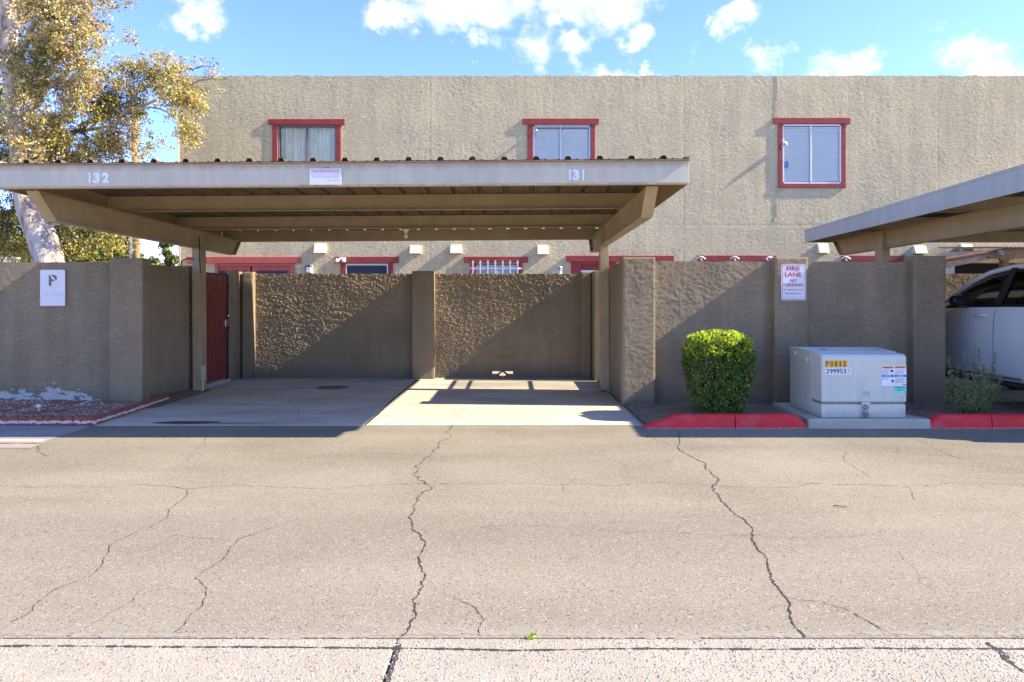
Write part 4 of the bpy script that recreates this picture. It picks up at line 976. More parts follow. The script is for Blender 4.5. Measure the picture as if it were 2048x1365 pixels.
pad = MB().prism([(xc, YC), (xd, YC), (xd-.28, 9.02), (XW(1545, 9.02), 9.02), ], -.05, .108, 'z').build('concrete_pad', M['pad'], None, .014)
tag(pad, 'raised concrete pad under the grey utility cabinet', 'pad')
cb = thing('utility_cabinet', 'grey green electrical transformer cabinet with yellow P0815 label', 'cabinet', (4.05, 8.3, .108))
X0, X1, Y0, Y1, zb, zt = XW(1643.5, 7.84), XW(1813, 7.84), 7.84, 8.74, .110, ZW(709, 7.84)
zsp = ZW(805.5, 7.84); ym = 8.12
# base skirt, tapered inwards a little
MB().box(X0+.0, X1-.006, Y0+.008, ym-.002, zb, zsp-.022).build('front_sill', M['gcab'], cb, .006)
MB().box(X0+.01, X1-.012, Y0+.022, ym-.002, zsp-.022, zsp).build('gap_strip', M['cgap'], cb)
# hood: rounded front top edge
R0 = .055; arc = [(Y0+R0-R0*math.sin(a), zt-R0+R0*math.cos(a)) for a in [R(q) for q in (0, 18, 36, 54, 72, 90)]]
hood = [(ym, zsp), (ym, zt+.008)]+arc+[(Y0, zsp)]
def rounded_hood(name, prof, x0, x1, m, bev):
    return MB().prism(prof, x0, x1, 'x').build(name, m, cb, bev)
hd = rounded_hood('hood', [(ym-.002, zsp), (ym-.002, zt+.008)]+arc+[(Y0, zsp)], X0-.002, X1+.004, M['gcab'], .018)
# rear tank compartment
MB().prism([(ym+.002, zb), (ym+.002, zt+.009), (8.45, zt+.03), (Y1, zt+.015), (Y1, zb)], X0, X1, 'x').build('tank', M['gcabs'], cb, .012)
# lid raised plate
MB().prism([(ym-.06, zt+.011), (8.45, zt+.036), (Y1+.01, zt+.022), (Y1+.01, zt+.0), (8.45, zt+.018), (ym-.06, zt+.004)], X0-.006, X1+.006, 'x').build('lid', M['gcab'], cb, .008)
for (yy, zz) in ((8.24, zt-.10), (8.58, zt-.045)):
    MB().lathe((X0-.012, yy, zz), [(.0, -.008), (.012, -.008), (.028, .0), (.03, .014), (.0, .014)], 'x', 12).build('bolt_boss', M['gcab'], cb)
    MB().lathe((X0-.02, yy, zz), [(.0, -.004), (.010, -.003), (.010, .006), (.0, .006)], 'x', 6).build('bolt', M['padlock'], cb)
for xx in (X0+.16, X1-.16):
    MB().box(xx, xx+.06, ym+.07, ym+.10, zt+.02, zt+.034).build('lid_hinge', M['cgap'], cb, .003)
# latch and padlock
lx = XW(1730.5, 7.84)
MB().box(lx-.05, lx+.05, Y0-.022, Y0-.002, zsp-.022, zsp+.006).build('latch_hood', M['gcab'], cb, .005)
MB().box(lx-.035, lx+.035, Y0-.006, Y0+.008, zsp-.115, zsp-.022).build('hasp', M['alu'], cb, .004)
MB().tube([(lx-.026, Y0-.016, zsp-.055), (lx, Y0-.018, zsp-.028), (lx+.026, Y0-.016, zsp-.055), (lx, Y0-.02, zsp-.085), (lx-.026, Y0-.016, zsp-.055)], .006, 8).build('chain_link', M['cgap'], cb)
MB().tube([(lx-.014, Y0-.02, zsp-.12), (lx-.014, Y0-.02, zsp-.085), (lx, Y0-.02, zsp-.072), (lx+.014, Y0-.02, zsp-.085), (lx+.014, Y0-.02, zsp-.12)], .005, 8).build('shackle', M['alu'], cb)
MB().box(lx-.026, lx+.026, Y0-.034, Y0-.008, zsp-.16, zsp-.112).build('padlock', M['padlock'], cb, .005)
# labels
YL = 7.84
def lab(a, b, c, d, m, name='label_sticker', yo=.002): return MB().quad((XW(a, YL), YL-yo, ZW(d, YL)), (XW(b, YL), YL-yo, ZW(d, YL)), (XW(b, YL), YL-yo, ZW(c, YL)), (XW(a, YL), YL-yo, ZW(c, YL))).build(name, m, cb)
def ltx(s, a, b, c, d, m, bold=0, yo=.004): return px_text(s, a, b, c, d, YL, m, cb, bold, yo)
lab(1650.5, 1694, 721, 735, M['yellow']); 
for i, ch in enumerate('P0815'): ltx(ch, 1651.5+8.7*i+(1.6 if ch == '1' else 0), 1657.2+8.7*i+(-2.0 if ch == '1' else 0), 723, 733.6, M['ink'], .01)
lab(1650.5, 1702.5, 735.6, 750, M['labelw']); ltx('299953', 1652, 1692, 738, 747.6, M['ink'], .012)
for k in range(6): lab(1694.4, 1699.6, 737.6+1.7*k, 738.4+1.7*k, M['greyink'], 'barcode_line', .004)
lab(1763, 1812.5, 732, 772, M['labelw'])
lab(1764.2, 1786.5, 733.3, 737.2, M['orange'], yo=.004); lab(1789, 1811.2, 733, 736.9, M['orange'], yo=.004)
lab(1764.2, 1787.2, 750, 754.8, M['blue'], yo=.004); lab(1789, 1811.6, 750, 754.4, M['blue'], yo=.004)
lab(1768, 1783, 734.9, 735.9, M['rust'], 'printed_line', .006); lab(1793, 1808, 734.6, 735.6, M['rust'], 'printed_line', .006)
ltx('NOTICE', 1768.5, 1783, 751, 754, M['labelw'], .03, .006); ltx('AVISO', 1793.5, 1806.5, 750.9, 753.8, M['labelw'], .03, .006)
for (a, b, c, d, n) in ((1765, 1779, 740, 749, 4), (1790, 1809, 740, 749, 4), (1790, 1811, 757, 767, 5), (1765, 1776, 757, 761, 2)):
    for k in range(n):
        py = c+(d-c)*k/n; lab(a, b-random.uniform(0, 4), py, py+.8, M['greyink'], 'printed_line', .004)
lab(1781, 1786, 740.5, 744.5, M['ink'], 'warning_symbol', .004); lab(1783, 1787, 760, 765, M['ink'], 'warning_symbol', .004)
lab(1804.5, 1811.2, 768.4, 770.2, M['blue'], 'printed_mark', .004)
lab(1787.5, 1812.5, 772.6, 787, M['teal'])
lab(1789, 1811, 774.4, 776.2, M['tealink'], 'printed_line', .004); lab(1792, 1809, 778.4, 779.4, M['tealink'], 'printed_line', .004); lab(1794, 1807, 780.6, 781.4, M['tealink'], 'printed_line', .004); ltx('4', 1807.5, 1810.5, 782.6, 786, M['tealink'], .02)
ltx('75', 1724.5, 1739, 786.5, 793.8, M['greyink'], -.005)
lab(1724.5, 1739.5, 783.8, 785.0, M['greyink'], 'printed_line', .0035)
ltx('S', 1804.5, 1808.6, 824.4, 829, M['greyink'], .0, -.003)
ltx('15', 1799, 1807, 794, 797.6, M['greyink'], -.01)

# ================================================================== WALL SIGNS
fl = thing('fire_lane_sign', 'white FIRE LANE NO PARKING sign with red letters on the pillar', 'sign', (XW(1587, 9.36), 9.35, ZW(565, 9.36)))
def rrect(x0, x1, z0, z1, r, n=5):
    P = []
    for (cx, cz, a0) in ((x1-r, z1-r, 0), (x0+r, z1-r, 90), (x0+r, z0+r, 180), (x1-r, z0+r, 270)):
        for k in range(n+1): a = R(a0+90*k/n); P.append((cx+r*math.cos(a), cz+r*math.sin(a)))
    return P
YS = 9.345
X0, X1, Z0, Z1 = XW(1562, YS), XW(1612, YS), ZW(601, YS), ZW(528.5, YS)
MB().prism(rrect(X0, X1, Z0, Z1, .028), YS-.004, YS, 'y').build('sign_plate', M['signw'], fl)
def frame_ring(parent, x0, x1, z0, z1, r, t, y, m, name):
    A = rrect(x0, x1, z0, z1, r); B = rrect(x0+t, x1-t, z0+t, z1-t, max(.002, r-t)); mb = MB(); n = len(A)
    for i in range(n):
        j = (i+1) % n; mb.quad((A[i][0], y, A[i][1]), (A[j][0], y, A[j][1]), (B[j][0], y, B[j][1]), (B[i][0], y, B[i][1]))
    return mb.build(name, m, parent)
frame_ring(fl, X0+.010, X1-.010, Z0+.010, Z1-.010, .022, .008, YS-.0055, M['signr'], 'border')
def st(s, a, b, c, d, bold=.03, m='signr'): px_text(s, a, b, c, d, YS-.0055, M[m], fl, bold)
st('FIRE', 1573, 1599.5, 533.3, 542); st('LANE', 1569.8, 1602.8, 545, 553.8); st('NO', 1580.5, 1592.8, 558, 564.6, .02); st('PARKING', 1567, 1606.6, 567, 573.6, .02)
st('BY ORDER OF THE', 1567, 1606.8, 578.4, 582, .01, 'signr'); st('FIRE MARSHAL', 1570.5, 1603.6, 585.6, 589.2, .01, 'signr'); st('Phoenix Fire Code', 1569, 1605, 593, 596.4, .0, 'pinkink')
for z in (Z0+.03, Z1-.022): MB().lathe(((X0+X1)/2, YS-.007, z), [(0, -.003), (.006, -.002), (.007, .002), (0, .002)], 'y', 8).build('screw', M['alu'], fl)
ps = thing('faded_sign', 'sun bleached white sign with a grey P on the left wall', 'sign', (XW(105, 9.33), 9.33, ZW(577, 9.33)))
YS2 = 9.335
X0, X1, Z0, Z1 = XW(80.5, YS2), XW(130.5, YS2), ZW(613, YS2), ZW(540, YS2)
MB().prism(rrect(X0, X1, Z0, Z1, .025), YS2-.004, YS2, 'y').build('sign_plate', M['signfade'], ps)
px_text('P', 97.5, 114, 550, 572, YS2-.0055, M['olive'], ps, .03)
frame_ring(ps, XW(92, YS2), XW(123, YS2), ZW(577, YS2), ZW(546, YS2), .098, .006, YS2-.0048, M['peach'], 'ghost_ring')
MB().quad(*[(XW(a, YS2), YS2-.0062, ZW(b, YS2)) for a, b in ((100, 550.5), (102, 549), (122, 573), (120, 575))]).build('ghost_slash', M['signfade'], ps)
px_text('FIRE LANE', 88, 126, 585, 593, YS2-.0055, M['peach'], ps, .0)
MB().prism([(X0+.004, Z0+.002), (X1-.004, Z0+.002), (X1-.02, Z0+.009), (X0+.02, Z0+.009)], YS2-.0052, YS2-.0045, 'y').build('rust_edge', M['edge'], ps)

# ================================================================== EDGING BLOCKS
def edging(L, name='edging_block'):
    # local block along +X, scalloped top, front face at y=0
    mb = MB(); nsc = 3; n = nsc*8; top = []
    for i in range(n+1):
        x = L*i/n; ph = (i % 8)/8 if i < n else 1.0; top.append((x, .088+.020*math.sin(math.pi*ph)**.7))
    mb.prism([(0, -.02), (L, -.02)]+top[::-1], 0, .055, 'y')
    return mb
pts = [(-38, 38), (38, 88), (88, 148), (148, 186)]
labs = ['scalloped red edging block at the left edge of the picture', 'scalloped red edging block below the small path marker', 'scalloped red edging block with a white band, second from the corner', 'scalloped red edging block, last in the front row before the corner']
for (a, b), l in zip(pts, labs):
    x0, x1 = XW(a, 7.97), XW(b, 7.97); o = edging(x1-x0-.008).build('edging_block', M['brick'], None, .006)
    o.location = (x0, 7.955, 0); o.rotation_euler = (random.uniform(-.02, .02), 0, 0); tag(o, l, 'edging', 'red scalloped edging blocks')
base = [(-4.845, 7.965), (-4.93, 8.30), (-4.915, 8.72), (-4.925, 9.14), (-4.95, 9.56)]
ks = ['tilted red edging block at the corner of the rock bed', 'red edging block in the side row with a worn white face', 'red edging block in the middle of the side row beside the slab', 'red edging block at the far end of the side row by the pillar']
p0 = [(-4.815, 7.965), (-4.825, 8.30), (-4.845, 8.70), (-4.87, 9.10), (-4.90, 9.52), (-4.915, 9.92)]
ks.insert(2, 'red edging block in the side row, third from the corner')
for i in range(5):
    a = Vector(p0[i]); b = Vector(p0[i+1]); d = b-a; o = edging(d.length-.012).build('edging_block', M['brick'], None, .006)
    o.location = (a.x, a.y, 0); o.rotation_euler = (R(-8) if i == 0 else random.uniform(-.04, .04), R(4) if i == 0 else 0, math.atan2(d.y, d.x)); tag(o, ks[i], 'edging', 'red scalloped edging blocks')
pl_ = thing('path_marker', 'small cream topped stake standing in the red rock bed', 'marker', (XW(78, 8.45), 8.45, .06))
mx, mz = XW(78, 8.45), .06
MB().box(mx-.012, mx+.012, 8.44, 8.46, mz, mz+.075).build('stake', M['greyink'], pl_, .003)
MB().lathe((mx, 8.45, mz+.075), [(.0, .0), (.024, .0), (.027, .008), (.024, .035), (.0, .038)], 'z', 10).build('cap', M['cream'], pl_)
sk = MB().tube([(XW(160, 8.95), 8.95, .09), (XW(172, 9), 9.02, .12), (XW(195, 9.05), 9.1, .135), (XW(205, 9.0), 9.0, .09), (XW(211, 8.9), 8.88, .075)], [.008, .007, .006, .006, .004], 7).build('dry_twig', M['whitewood'], None); tag(sk, 'bent pale dry twig lying at the foot of the left wall', 'twig')
wp = []
for i, (px, py, n, rr, z0_, lb_) in enumerate(((330, 798.5, 130, .10, .012, 'low green weeds at the end of the edging blocks'), (348, 793, 60, .06, .012, 'small weed patch on the slab edge by the left side wall'), (55, 814, 80, .055, .075, 'tiny green weed in the red rock bed'), (1063, 1278, 60, .018, .004, 'bright green weed sprouting at the gutter joint'))):
    gx, gy = G(px, py); P = np.stack([RNG.normal(gx, rr*.6, n), RNG.normal(gy, rr*.5, n), z0_+RNG.uniform(0, .03 if rr > .03 else .012, n)], -1)
    tag(leaves('weed', P, .022 if rr > .03 else .012, M['bl'][:2], [.6, .4], None, .6), lb_, 'weed')
tag(leaves('fallen_leaf', np.array([[*G(1337, 926), .012]]), .07, [M['lf'][4]], [1], None, .5, nrm=np.array([[0, 0, 1.]])), 'single pale dry leaf lying on the asphalt right of centre', 'leaf')
tw_ = MB().tube([(*G(1666, 1014), .008), (*G(1680, 1015.5), .012), (*G(1694, 1016), .008)], .004, 6).build('twig', M['rust'], None); tag(tw_, 'thin brown twig lying on the asphalt below the cabinet', 'twig')

# ================================================================== PLANTS
def hedge():
    x0, x1 = XW(1371, 8.35), XW(1512, 8.35); cx = (x0+x1)/2+.02; cy = 8.52
    t = thing('hedge_bush', 'clipped green bush with a sunlit lime top behind the red curb', 'bush', (cx, cy, .05))
    n = 36000; z0, z1 = .07, 1.00
    a = RNG.uniform(0, 2*np.pi, n); zz = RNG.uniform(0, 1, n)**.85
    topm = RNG.random(n) < .30
    rx0 = (x1-x0)/2
    def rad(a, zz):
        prof = .76+.26*sst(0, .70, zz)-.15*sst(.82, 1.05, zz)
        ex = 4.0; c = np.abs(np.cos(a))**ex+np.abs(np.sin(a))**ex; s = c**(-1/ex)
        s = 1+(s-1)*.85
        lump = 1+.075*fb(a*2.2+zz*3, zz*5, 3, 90)+.05*fb(a*9, zz*14, 2, 91)
        return prof*s*lump
    zz = np.where(topm, 1.0, zz); rr = np.where(topm, np.sqrt(RNG.uniform(0, 1, n)), 1-RNG.uniform(0, 1, n)**2.2*.20)
    k = rad(a, zz)*rr
    X = cx+np.cos(a)*k*rx0*.89; Y = cy+np.sin(a)*k*.40; dome = np.where(topm, (1-rr**2)*.06-.045*rr**6, 0)
    Z = z0+zz*(z1-z0-.03)+dome+RNG.normal(0, .018, n)+.035*fb(X*7, Y*7, 3, 92)*(zz > .8)
    N = np.stack([np.cos(a)*(~topm), np.sin(a)*(~topm), np.where(topm, 1., .25)], -1)
    brown = ((X < cx-.12) & (X > cx-.36) & (zz > .30) & (zz < .80)) | ((X > cx+.26) & (zz > .5) & (zz < .85))
    bn = sst(-.1, .5, fb(X*5, Z*5, 3, 93))
    w = np.stack([np.where(topm, 5.0, np.where(zz > .80, 2.0, .06)), np.ones(n)*1.3, np.ones(n)*.8, np.where(brown, 2.6*bn+.1, .10)], -1)  # lime weighted to top and shoulders: sunlight painted into the leaf colour
    P = np.stack([X, Y, Z], -1); hole_ = fb(X*9, Z*9+3, 3, 95) > .38
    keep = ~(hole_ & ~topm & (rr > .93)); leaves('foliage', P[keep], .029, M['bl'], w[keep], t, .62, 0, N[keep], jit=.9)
    mb = MB()
    for i in range(70):
        aa = random.uniform(0, 6.28); zt_ = random.uniform(.35, .95); r1 = random.uniform(.15, .40)
        b0 = Vector((cx+random.uniform(-.12, .12), cy+random.uniform(-.1, .1), .04)); e = Vector((cx+math.cos(aa)*r1, cy+math.sin(aa)*r1*.9, zt_)); m_ = (b0+e)/2+Vector((random.uniform(-.08, .08), random.uniform(-.08, .08), .05))
        mb.tube([b0, m_, e], [.010, .006, .002], 5, False)
    for i in range(60):      # short bare twigs lying near the surface
        aa = random.uniform(3.3, 6.1); z_ = random.uniform(.12, .9); r1 = .40; b0 = Vector((cx+math.cos(aa)*r1*.9, cy+math.sin(aa)*r1*.88, z_)); mb.tube([b0, b0+Vector((random.uniform(-.08, .08), -.035, random.uniform(-.05, .09))), b0+Vector((random.uniform(-.16, .16), -.05, random.uniform(-.05, .15)))], [.004, .003, .0015], 4, False)
    mb.build('stem', M['twig'], t)
    n = 5000; a = RNG.uniform(0, 6.28, n); z_ = RNG.uniform(.1, .95, n); k = rad(a, z_)*.74*np.sqrt(RNG.uniform(.2, 1, n))
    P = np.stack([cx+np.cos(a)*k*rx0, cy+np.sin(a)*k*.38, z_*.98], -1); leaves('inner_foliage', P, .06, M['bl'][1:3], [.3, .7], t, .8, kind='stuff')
hedge()
def spiky():
    cx, cy = XW(1944, 8.35), 8.35; t = thing('spiky_shrub', 'wispy grey green shrub with upright stems in front of the silver car', 'shrub', (cx, cy, .05))
    mb = MB(); P = []
    tips = [(-.30, .70, .0), (-.26, .45, -.1), (-.17, .62, .05), (-.10, .50, -.05), (-.02, .72, .1), (.03, .86, .0), (.08, .62, -.1), (.13, .80, .05), (.17, .55, -.05), (.22, .60, .1), (.30, .76, .0), (.34, .50, -.05), (.26, .42, .1), (-.34, .38, .05), (.05, .48, -.15), (.20, .38, -.12), (-.14, .36, -.12)]
    for (dx, h, dy) in tips:
        for rep in range(2):
            b0 = Vector((cx+random.uniform(-.03, .03), cy, .05)); e = Vector((cx+dx*.95+random.uniform(-.03, .03)*rep, cy+dy, .06+h*(1 if rep == 0 else .72)))
            mid = Vector((cx+dx*.75, cy+dy*.7, .06+h*.40)); pts_ = []
            for i in range(13):
                s = i/12; p = b0*(1-s)**2+mid*2*s*(1-s)+e*s*s; pts_.append(p)
            mb.tube(pts_, [.008*(1-i/14) for i in range(13)], 5, False)
            for i in range(210):
                s = random.uniform(.25, 1); p = b0*(1-s)**2+mid*2*s*(1-s)+e*s*s; r_ = .032*(1.25-s)
                P.append((p.x+random.gauss(0, r_), p.y+random.gauss(0, r_), p.z+random.gauss(0, .012)))
    for i in range(4200):
        a = random.uniform(0, 6.28); r_ = random.uniform(0, 1)**.6*.30; z = random.uniform(.10, .45); k = .3+.7*min(1, (z-.05)/.22)
        P.append((cx+math.cos(a)*r_*k, cy+math.sin(a)*r_*k*.8, z))
    mb.build('stem', M['twig'], t); leaves('foliage', np.array(P), .034, M['rl'], [.7, .2, .1], t, .22, -.8)
spiky()

def tree():
    YT = 12.6; bx = XW(98, YT)
    t = thing('gum_tree', 'tall pale barked gum tree with olive and pinkish leaves behind the left wall', 'tree', (bx, YT, 0))
    def W(px, py, dy=0): return Vector((XW(px, YT+dy), YT+dy, ZW(py, YT+dy)))
    # trunk: two leaders
    tr = [W(112, 700), W(108, 600), W(98, 525), W(78, 470), W(56, 420), W(44, 370), W(40, 300), W(36, 230), W(26, 150), W(18, 80), W(14, 0), W(18, -90), W(30, -190)]
    MB().tube(tr, [.26, .25, .235, .215, .19, .17, .155, .15, .16, .15, .13, .10, .05], 14, False).build('trunk', M['bark'], t, smooth=True)
    MB().tube([W(128, 700, .3), W(118, 600, .3), W(108, 520, .3), W(92, 460, .35), W(82, 400, .5), W(95, 340, .8), W(120, 260, 1)], [.2, .19, .18, .15, .12, .09, .05], 10, False).build('trunk', M['bark'], t, smooth=True)
    limbs = [([W(36, 240), W(70, 210, -.3), W(130, 150, -.6), W(165, 110, -.8), W(160, 120, -.9)], .07), ([W(60, 200, -.2), W(105, 130, -.4), W(128, 110, -.5), W(170, 115, -.6)], .05),
             ([W(40, 320), W(110, 280, .2), W(190, 240, .4), W(270, 225, .5), (W(330, 190, .4)), W(400, 160, .2), W(450, 158, 0)], .06),
             ([W(150, 262, .3), W(230, 250, .2), W(300, 215, 0), W(370, 235, -.2)], .035), ([W(26, 150), W(60, 60, -.6), W(120, -20, -1), W(200, -60, -1.2)], .07),
             ([W(20, 90), W(-40, 20, .3), W(-120, -60, .6)], .08), ([W(40, 300), W(-30, 220, .3), W(-110, 170, .5)], .06), ([W(44, 370), W(-20, 350, -.3), W(-90, 330, -.5)], .05),
             ([W(78, 465), W(150, 430, .3), W(230, 420, .5), W(290, 440, .6)], .035), ([W(18, 60), W(80, 20, .5), W(150, 10, .9)], .05), ([W(270, 225, .5), W(310, 130, .5), W(290, 100, .4)], .02)]
    mb = MB()
    for pts_, r_ in limbs:
        P = wander3(pts_, 2, .05); mb.tube(P, [max(.006, r_*(1-i/len(P)*.85)) for i in range(len(P))], 8, False)
    mb.build('limb', M['bark'], t, smooth=True)
    # blobs (px,py,rx,rz,dy,dens,weights)
    O = (1.2, 1.0, .5, .5, .7); D = (1.1, .5, .25, 1.4, .3); GD = (.9, 1.7, .6, .2, 1.3); PK = (.8, 1.0, 1.1, .3, 1.1); GR = (1.3, 1.2, .1, 1.0, .2)
    B = [(120, 40, 75, 60, -.8, 1, PK), (60, 30, 60, 50, .6, .8, D), (150, 90, 40, 40, -.9, .8, PK), (-40, 60, 60, 80, .4, 1, O), (85, 130, 60, 50, -.4, 1.0, D), (130, 175, 60, 40, -.4, .9, PK), (20, 200, 36, 60, .8, 1, D),
         (80, 240, 60, 50, .5, 1, O), (160, 130, 45, 30, -.6, .45, PK), (200, 175, 50, 35, .3, .8, O), (235, 215, 55, 35, .5, 1.0, D), (265, 150, 55, 32, .5, .9, O), (300, 165, 45, 35, .5, .8, GD), (330, 130, 45, 22, .4, .8, GD), (385, 140, 45, 20, .1, .8, GD),
         (360, 180, 40, 28, .1, .8, GD), (425, 148, 26, 10, 0, .35, PK), (375, 210, 28, 28, -.2, 1.0, GD), (375, 262, 22, 24, -.3, 1.0, GD), (345, 205, 24, 24, -.1, .6, O), (225, 270, 45, 35, .4, .8, PK), (165, 265, 60, 50, .3, 1.1, O), (110, 310, 60, 40, .2, 1.0, PK),
         (190, 315, 50, 26, .3, .9, O), (60, 330, 60, 40, .8, .8, D), (10, 310, 40, 60, .4, 1, D), (275, 305, 32, 24, .4, .35, GD), (300, 275, 24, 22, .4, .25, O), (-60, 200, 70, 90, .5, 1, O), (30, 400, 40, 30, .8, .9, D), (15, 450, 45, 40, .9, .9, D), (50, 500, 50, 26, 1.0, .7, GR),
         (140, 430, 45, 40, .5, .9, O), (180, 470, 50, 42, .6, 1.0, GR), (120, 480, 40, 38, .8, .8, D), (240, 470, 30, 34, 1.0, .5, O), (30, 120, 40, 40, -.8, .35, PK), (50, 200, 40, 60, -.7, .5, O), (45, 290, 40, 40, -.6, .6, PK), (240, 130, 40, 16, .2, .5, O), (410, 175, 26, 14, 0, .4, GD), (262, 8, 6, 6, .0, .5, PK), (262, 68, 7, 14, 0, .4, PK), (266, 80, 16, 8, 0, .12, PK), (215, 180, 40, 10, .2, .3, O), (-80, 420, 60, 80, .4, 1, O), (-20, -80, 120, 90, .3, 1, O), (150, -60, 100, 60, -.6, .8, PK)]
    PP, WW = [], []; tm = MB()
    for (px, py, rx, rz, dy, den, w) in B:
        c = W(px, py, dy); ax, az = rx/F*YT, rz/F*YT; ay = max(.25, (ax+az)*.5)
        nt = int(max(3, den*rx*rz/11))
        for k in range(nt):
            while True:
                v = np.array([random.uniform(-1, 1) for _ in range(3)])
                if np.dot(v, v) < 1: break
            q = np.array([c.x+v[0]*ax*1.2, c.y+v[1]*ay, c.z+v[2]*az*1.2])
            if mnoise.noise(Vector(q)*2.6) < -.12: continue
            nl = random.randint(14, 34); L_ = random.uniform(.10, .24)
            d = np.array([random.gauss(0, .6), random.gauss(0, .6), random.uniform(-1, .2)]); d /= np.linalg.norm(d)
            s = RNG.uniform(0, 1, nl)[:, None]; PP.append(q+d*s*L_+RNG.normal(0, .040, (nl, 3))); WW.append(np.tile(np.array(w)*np.exp(RNG.normal(0, .35, 5)), (nl, 1)))
            if k % 3 == 0: tm.tube([tuple(q-d*.05), tuple(q+d*L_)], [.004, .0015], 3, False)
            if k % 8 == 0 and den > .3: tm.tube([tuple(c), tuple((np.array(c)+q)/2+np.array([0, 0, .05])), tuple(q)], [.010, .006, .003], 4, False)
    P = np.concatenate(PP); Wt = np.concatenate(WW)
    leaves('crown', P, .052, M['lf'], Wt, t, .55, .5); tm.build('twig', M['twig'], t, kind='stuff')
def wander3(pts, dep, amp):
    P = [Vector(p) for p in pts]
    for d in range(dep):
        Q = [P[0]]
        for a, b in zip(P, P[1:]): Q += [(a+b)/2+Vector([random.gauss(0, amp*(b-a).length) for _ in range(3)]), b]
        P = Q
    return P
tree()
def far_tree(label, px, pytop, Y, wpx, w, seed, cat='tree', n=9000):
    cx = XW(px, Y); zt_ = ZW(pytop, Y); r = wpx/2/F*Y
    t = thing('far_tree', label, cat, (cx, Y, 0), 'background trees beyond the left wall')
    MB().tube([(cx, Y, 0), (cx+.1, Y, zt_*.4), (cx, Y, zt_*.8)], [.25, .18, .06], 8, False).build('trunk', M['twig'], t)
    P = []; rs = np.random.default_rng(seed)
    for k in range(46):
        h = rs.uniform(.12, 1); rr = r*(math.sqrt(max(0.02, 1-((h-.45)/.62)**2))); a = rs.uniform(0, 6.28); q = rs.uniform(.2, 1)*rr*.85
        c = np.array([cx+math.cos(a)*q, Y+math.sin(a)*q, .2+h*(zt_-.3)]); s = r*.22; m = int(n/46); P.append(c+rs.normal(0, s*.55, (m, 3)))
    leaves('crown', np.concatenate(P), .16, M['yl'], w, t, .6)
far_tree('yellow green round tree beyond the left wall, nearest the gum trunk', 185, 452, 26, 190, [1.6, .8, .2], 1, n=12000)
far_tree('pale green tree between the wooden pole and the building corner', 338, 476, 34, 62, [1.0, 1, .4], 2)
far_tree('low dark tree beyond the left end of the wall', -10, 430, 27, 170, [.2, 1, 1.2], 3, n=12000)
far_tree('soft grey green tree just left of the wooden pole', 243, 462, 36, 90, [.5, 1.2, .3], 4)
far_tree('dark shrubby tree low at the left edge', 62, 470, 30, 120, [.8, 1, .5], 5)
far_tree('small bright shrub at the foot of the wooden pole', 308, 512, 30, 60, [1.4, .8, .1], 6, n=5000)
up = thing('utility_pole', 'tall brown wooden utility pole rising through the leaves', 'pole', (XW(274, 26), 26, 0))
MB().tube([(XW(274, 26), 26, 0), (XW(272, 26), 26, ZW(400, 26)), (XW(268, 26), 26, ZW(205, 26))], [.135, .125, .11], 14).build('shaft', M['polewood'], up, smooth=True)
MB().box(XW(268, 26)-.10, XW(268, 26)+.10, 25.8, 25.88, ZW(222, 26), ZW(214, 26)).build('bracket', M['alu'], up)
mp_ = MB().tube([(XW(262, 22), 22, 0), (XW(262, 22), 22, ZW(470, 22))], .035, 8).build('metal_pole', M['alu'], None); tag(mp_, 'slim grey metal pole just left of the wooden pole', 'pole')
fw = MB().box(-26, XW(32, 22), 22, 22.2, 0, ZW(514, 22)).build('far_wall', M['cream'], None); tag(fw, 'pale sunlit wall glimpsed beyond the left wall', 'wall')

# ================================================================== PATIO COVER (far right)
pr = thing('patio_cover', 'weathered wooden patio cover with corrugated roof behind the silver car', 'patio cover', (10.5, 14.2, 0))
# whitish rafter running towards the camera, its corner post, and corrugated roof
YA, YBk = 13.15, 15.1
cxp = XW(2010, YA)
MB().prism([(YA, ZW(511, YA)), (YBk, 2.02+.32), (YBk, 2.02+.46), (YA, ZW(500, YA))], cxp-.09, cxp, 'x').build('rafter', M['whitewood'], pr, .006)
mb = MB(); z0_, z1_ = ZW(511, YA), ZW(496, YA)
MB().box(cxp+.003, 14.5, YA, YA+.10, z0_, z1_-.012).build('front_beam', M['wood'], pr, .008)
MB().prism([(8.35, 2.06), (cxp+.10, ZW(512, YA)), (cxp+.10, ZW(500, YA)), (8.35, 2.19)], YA+.12, YA+.20, 'y').build('rafter', M['whitewood'], pr, .006)
MB().prism([(8.30, 2.20), (cxp+.10, ZW(499.6, YA)), (cxp+.10, ZW(496, YA)), (8.30, 2.24)], YA+.08, YA+.30, 'y').build('roof_edge', M['rust'], pr)
mb = MB()
for i in range(60):
    xa_, xb_ = cxp-.1+i*.08, cxp-.1+(i+1)*.08
    for k in range(4):
        u0, u1 = xa_+.02*k, xa_+.02*(k+1); h0, h1 = .014*math.sin(math.pi*k/2), .014*math.sin(math.pi*(k+1)/2)
        mb.quad((u0, YA-.06, z1_+h0), (u1, YA-.06, z1_+h1), (u1, 15.1, z1_+.15+h1), (u0, 15.1, z1_+.15+h0))
o = mb.build('corrugated_roof', M['edge'], pr); so = o.modifiers.new('t', 'SOLIDIFY'); so.thickness = .004
MB().quad((8.32, YA+.28, 2.215), (cxp, YA+.28, ZW(499, YA)), (cxp, 15.15, ZW(499, YA)+.02), (9.5, 15.15, 2.24)).build('roof_deck', M['wood'], pr)
xpst = XW(2010, YA+.05)
MB().box(xpst-.11, xpst+.13, YA+.0, YA+.1, ZW(520, YA), z0_-.003).box(xpst, xpst+.12, YA+.10, YA+.22, 0, z0_-.003).build('post', M['wood'], pr, .008)
MB().box(xpst-.32, xpst+.6, YA+.015, YA+.085, ZW(517, YA), ZW(512.5, YA)).build('brace', M['wood'], pr, .008)
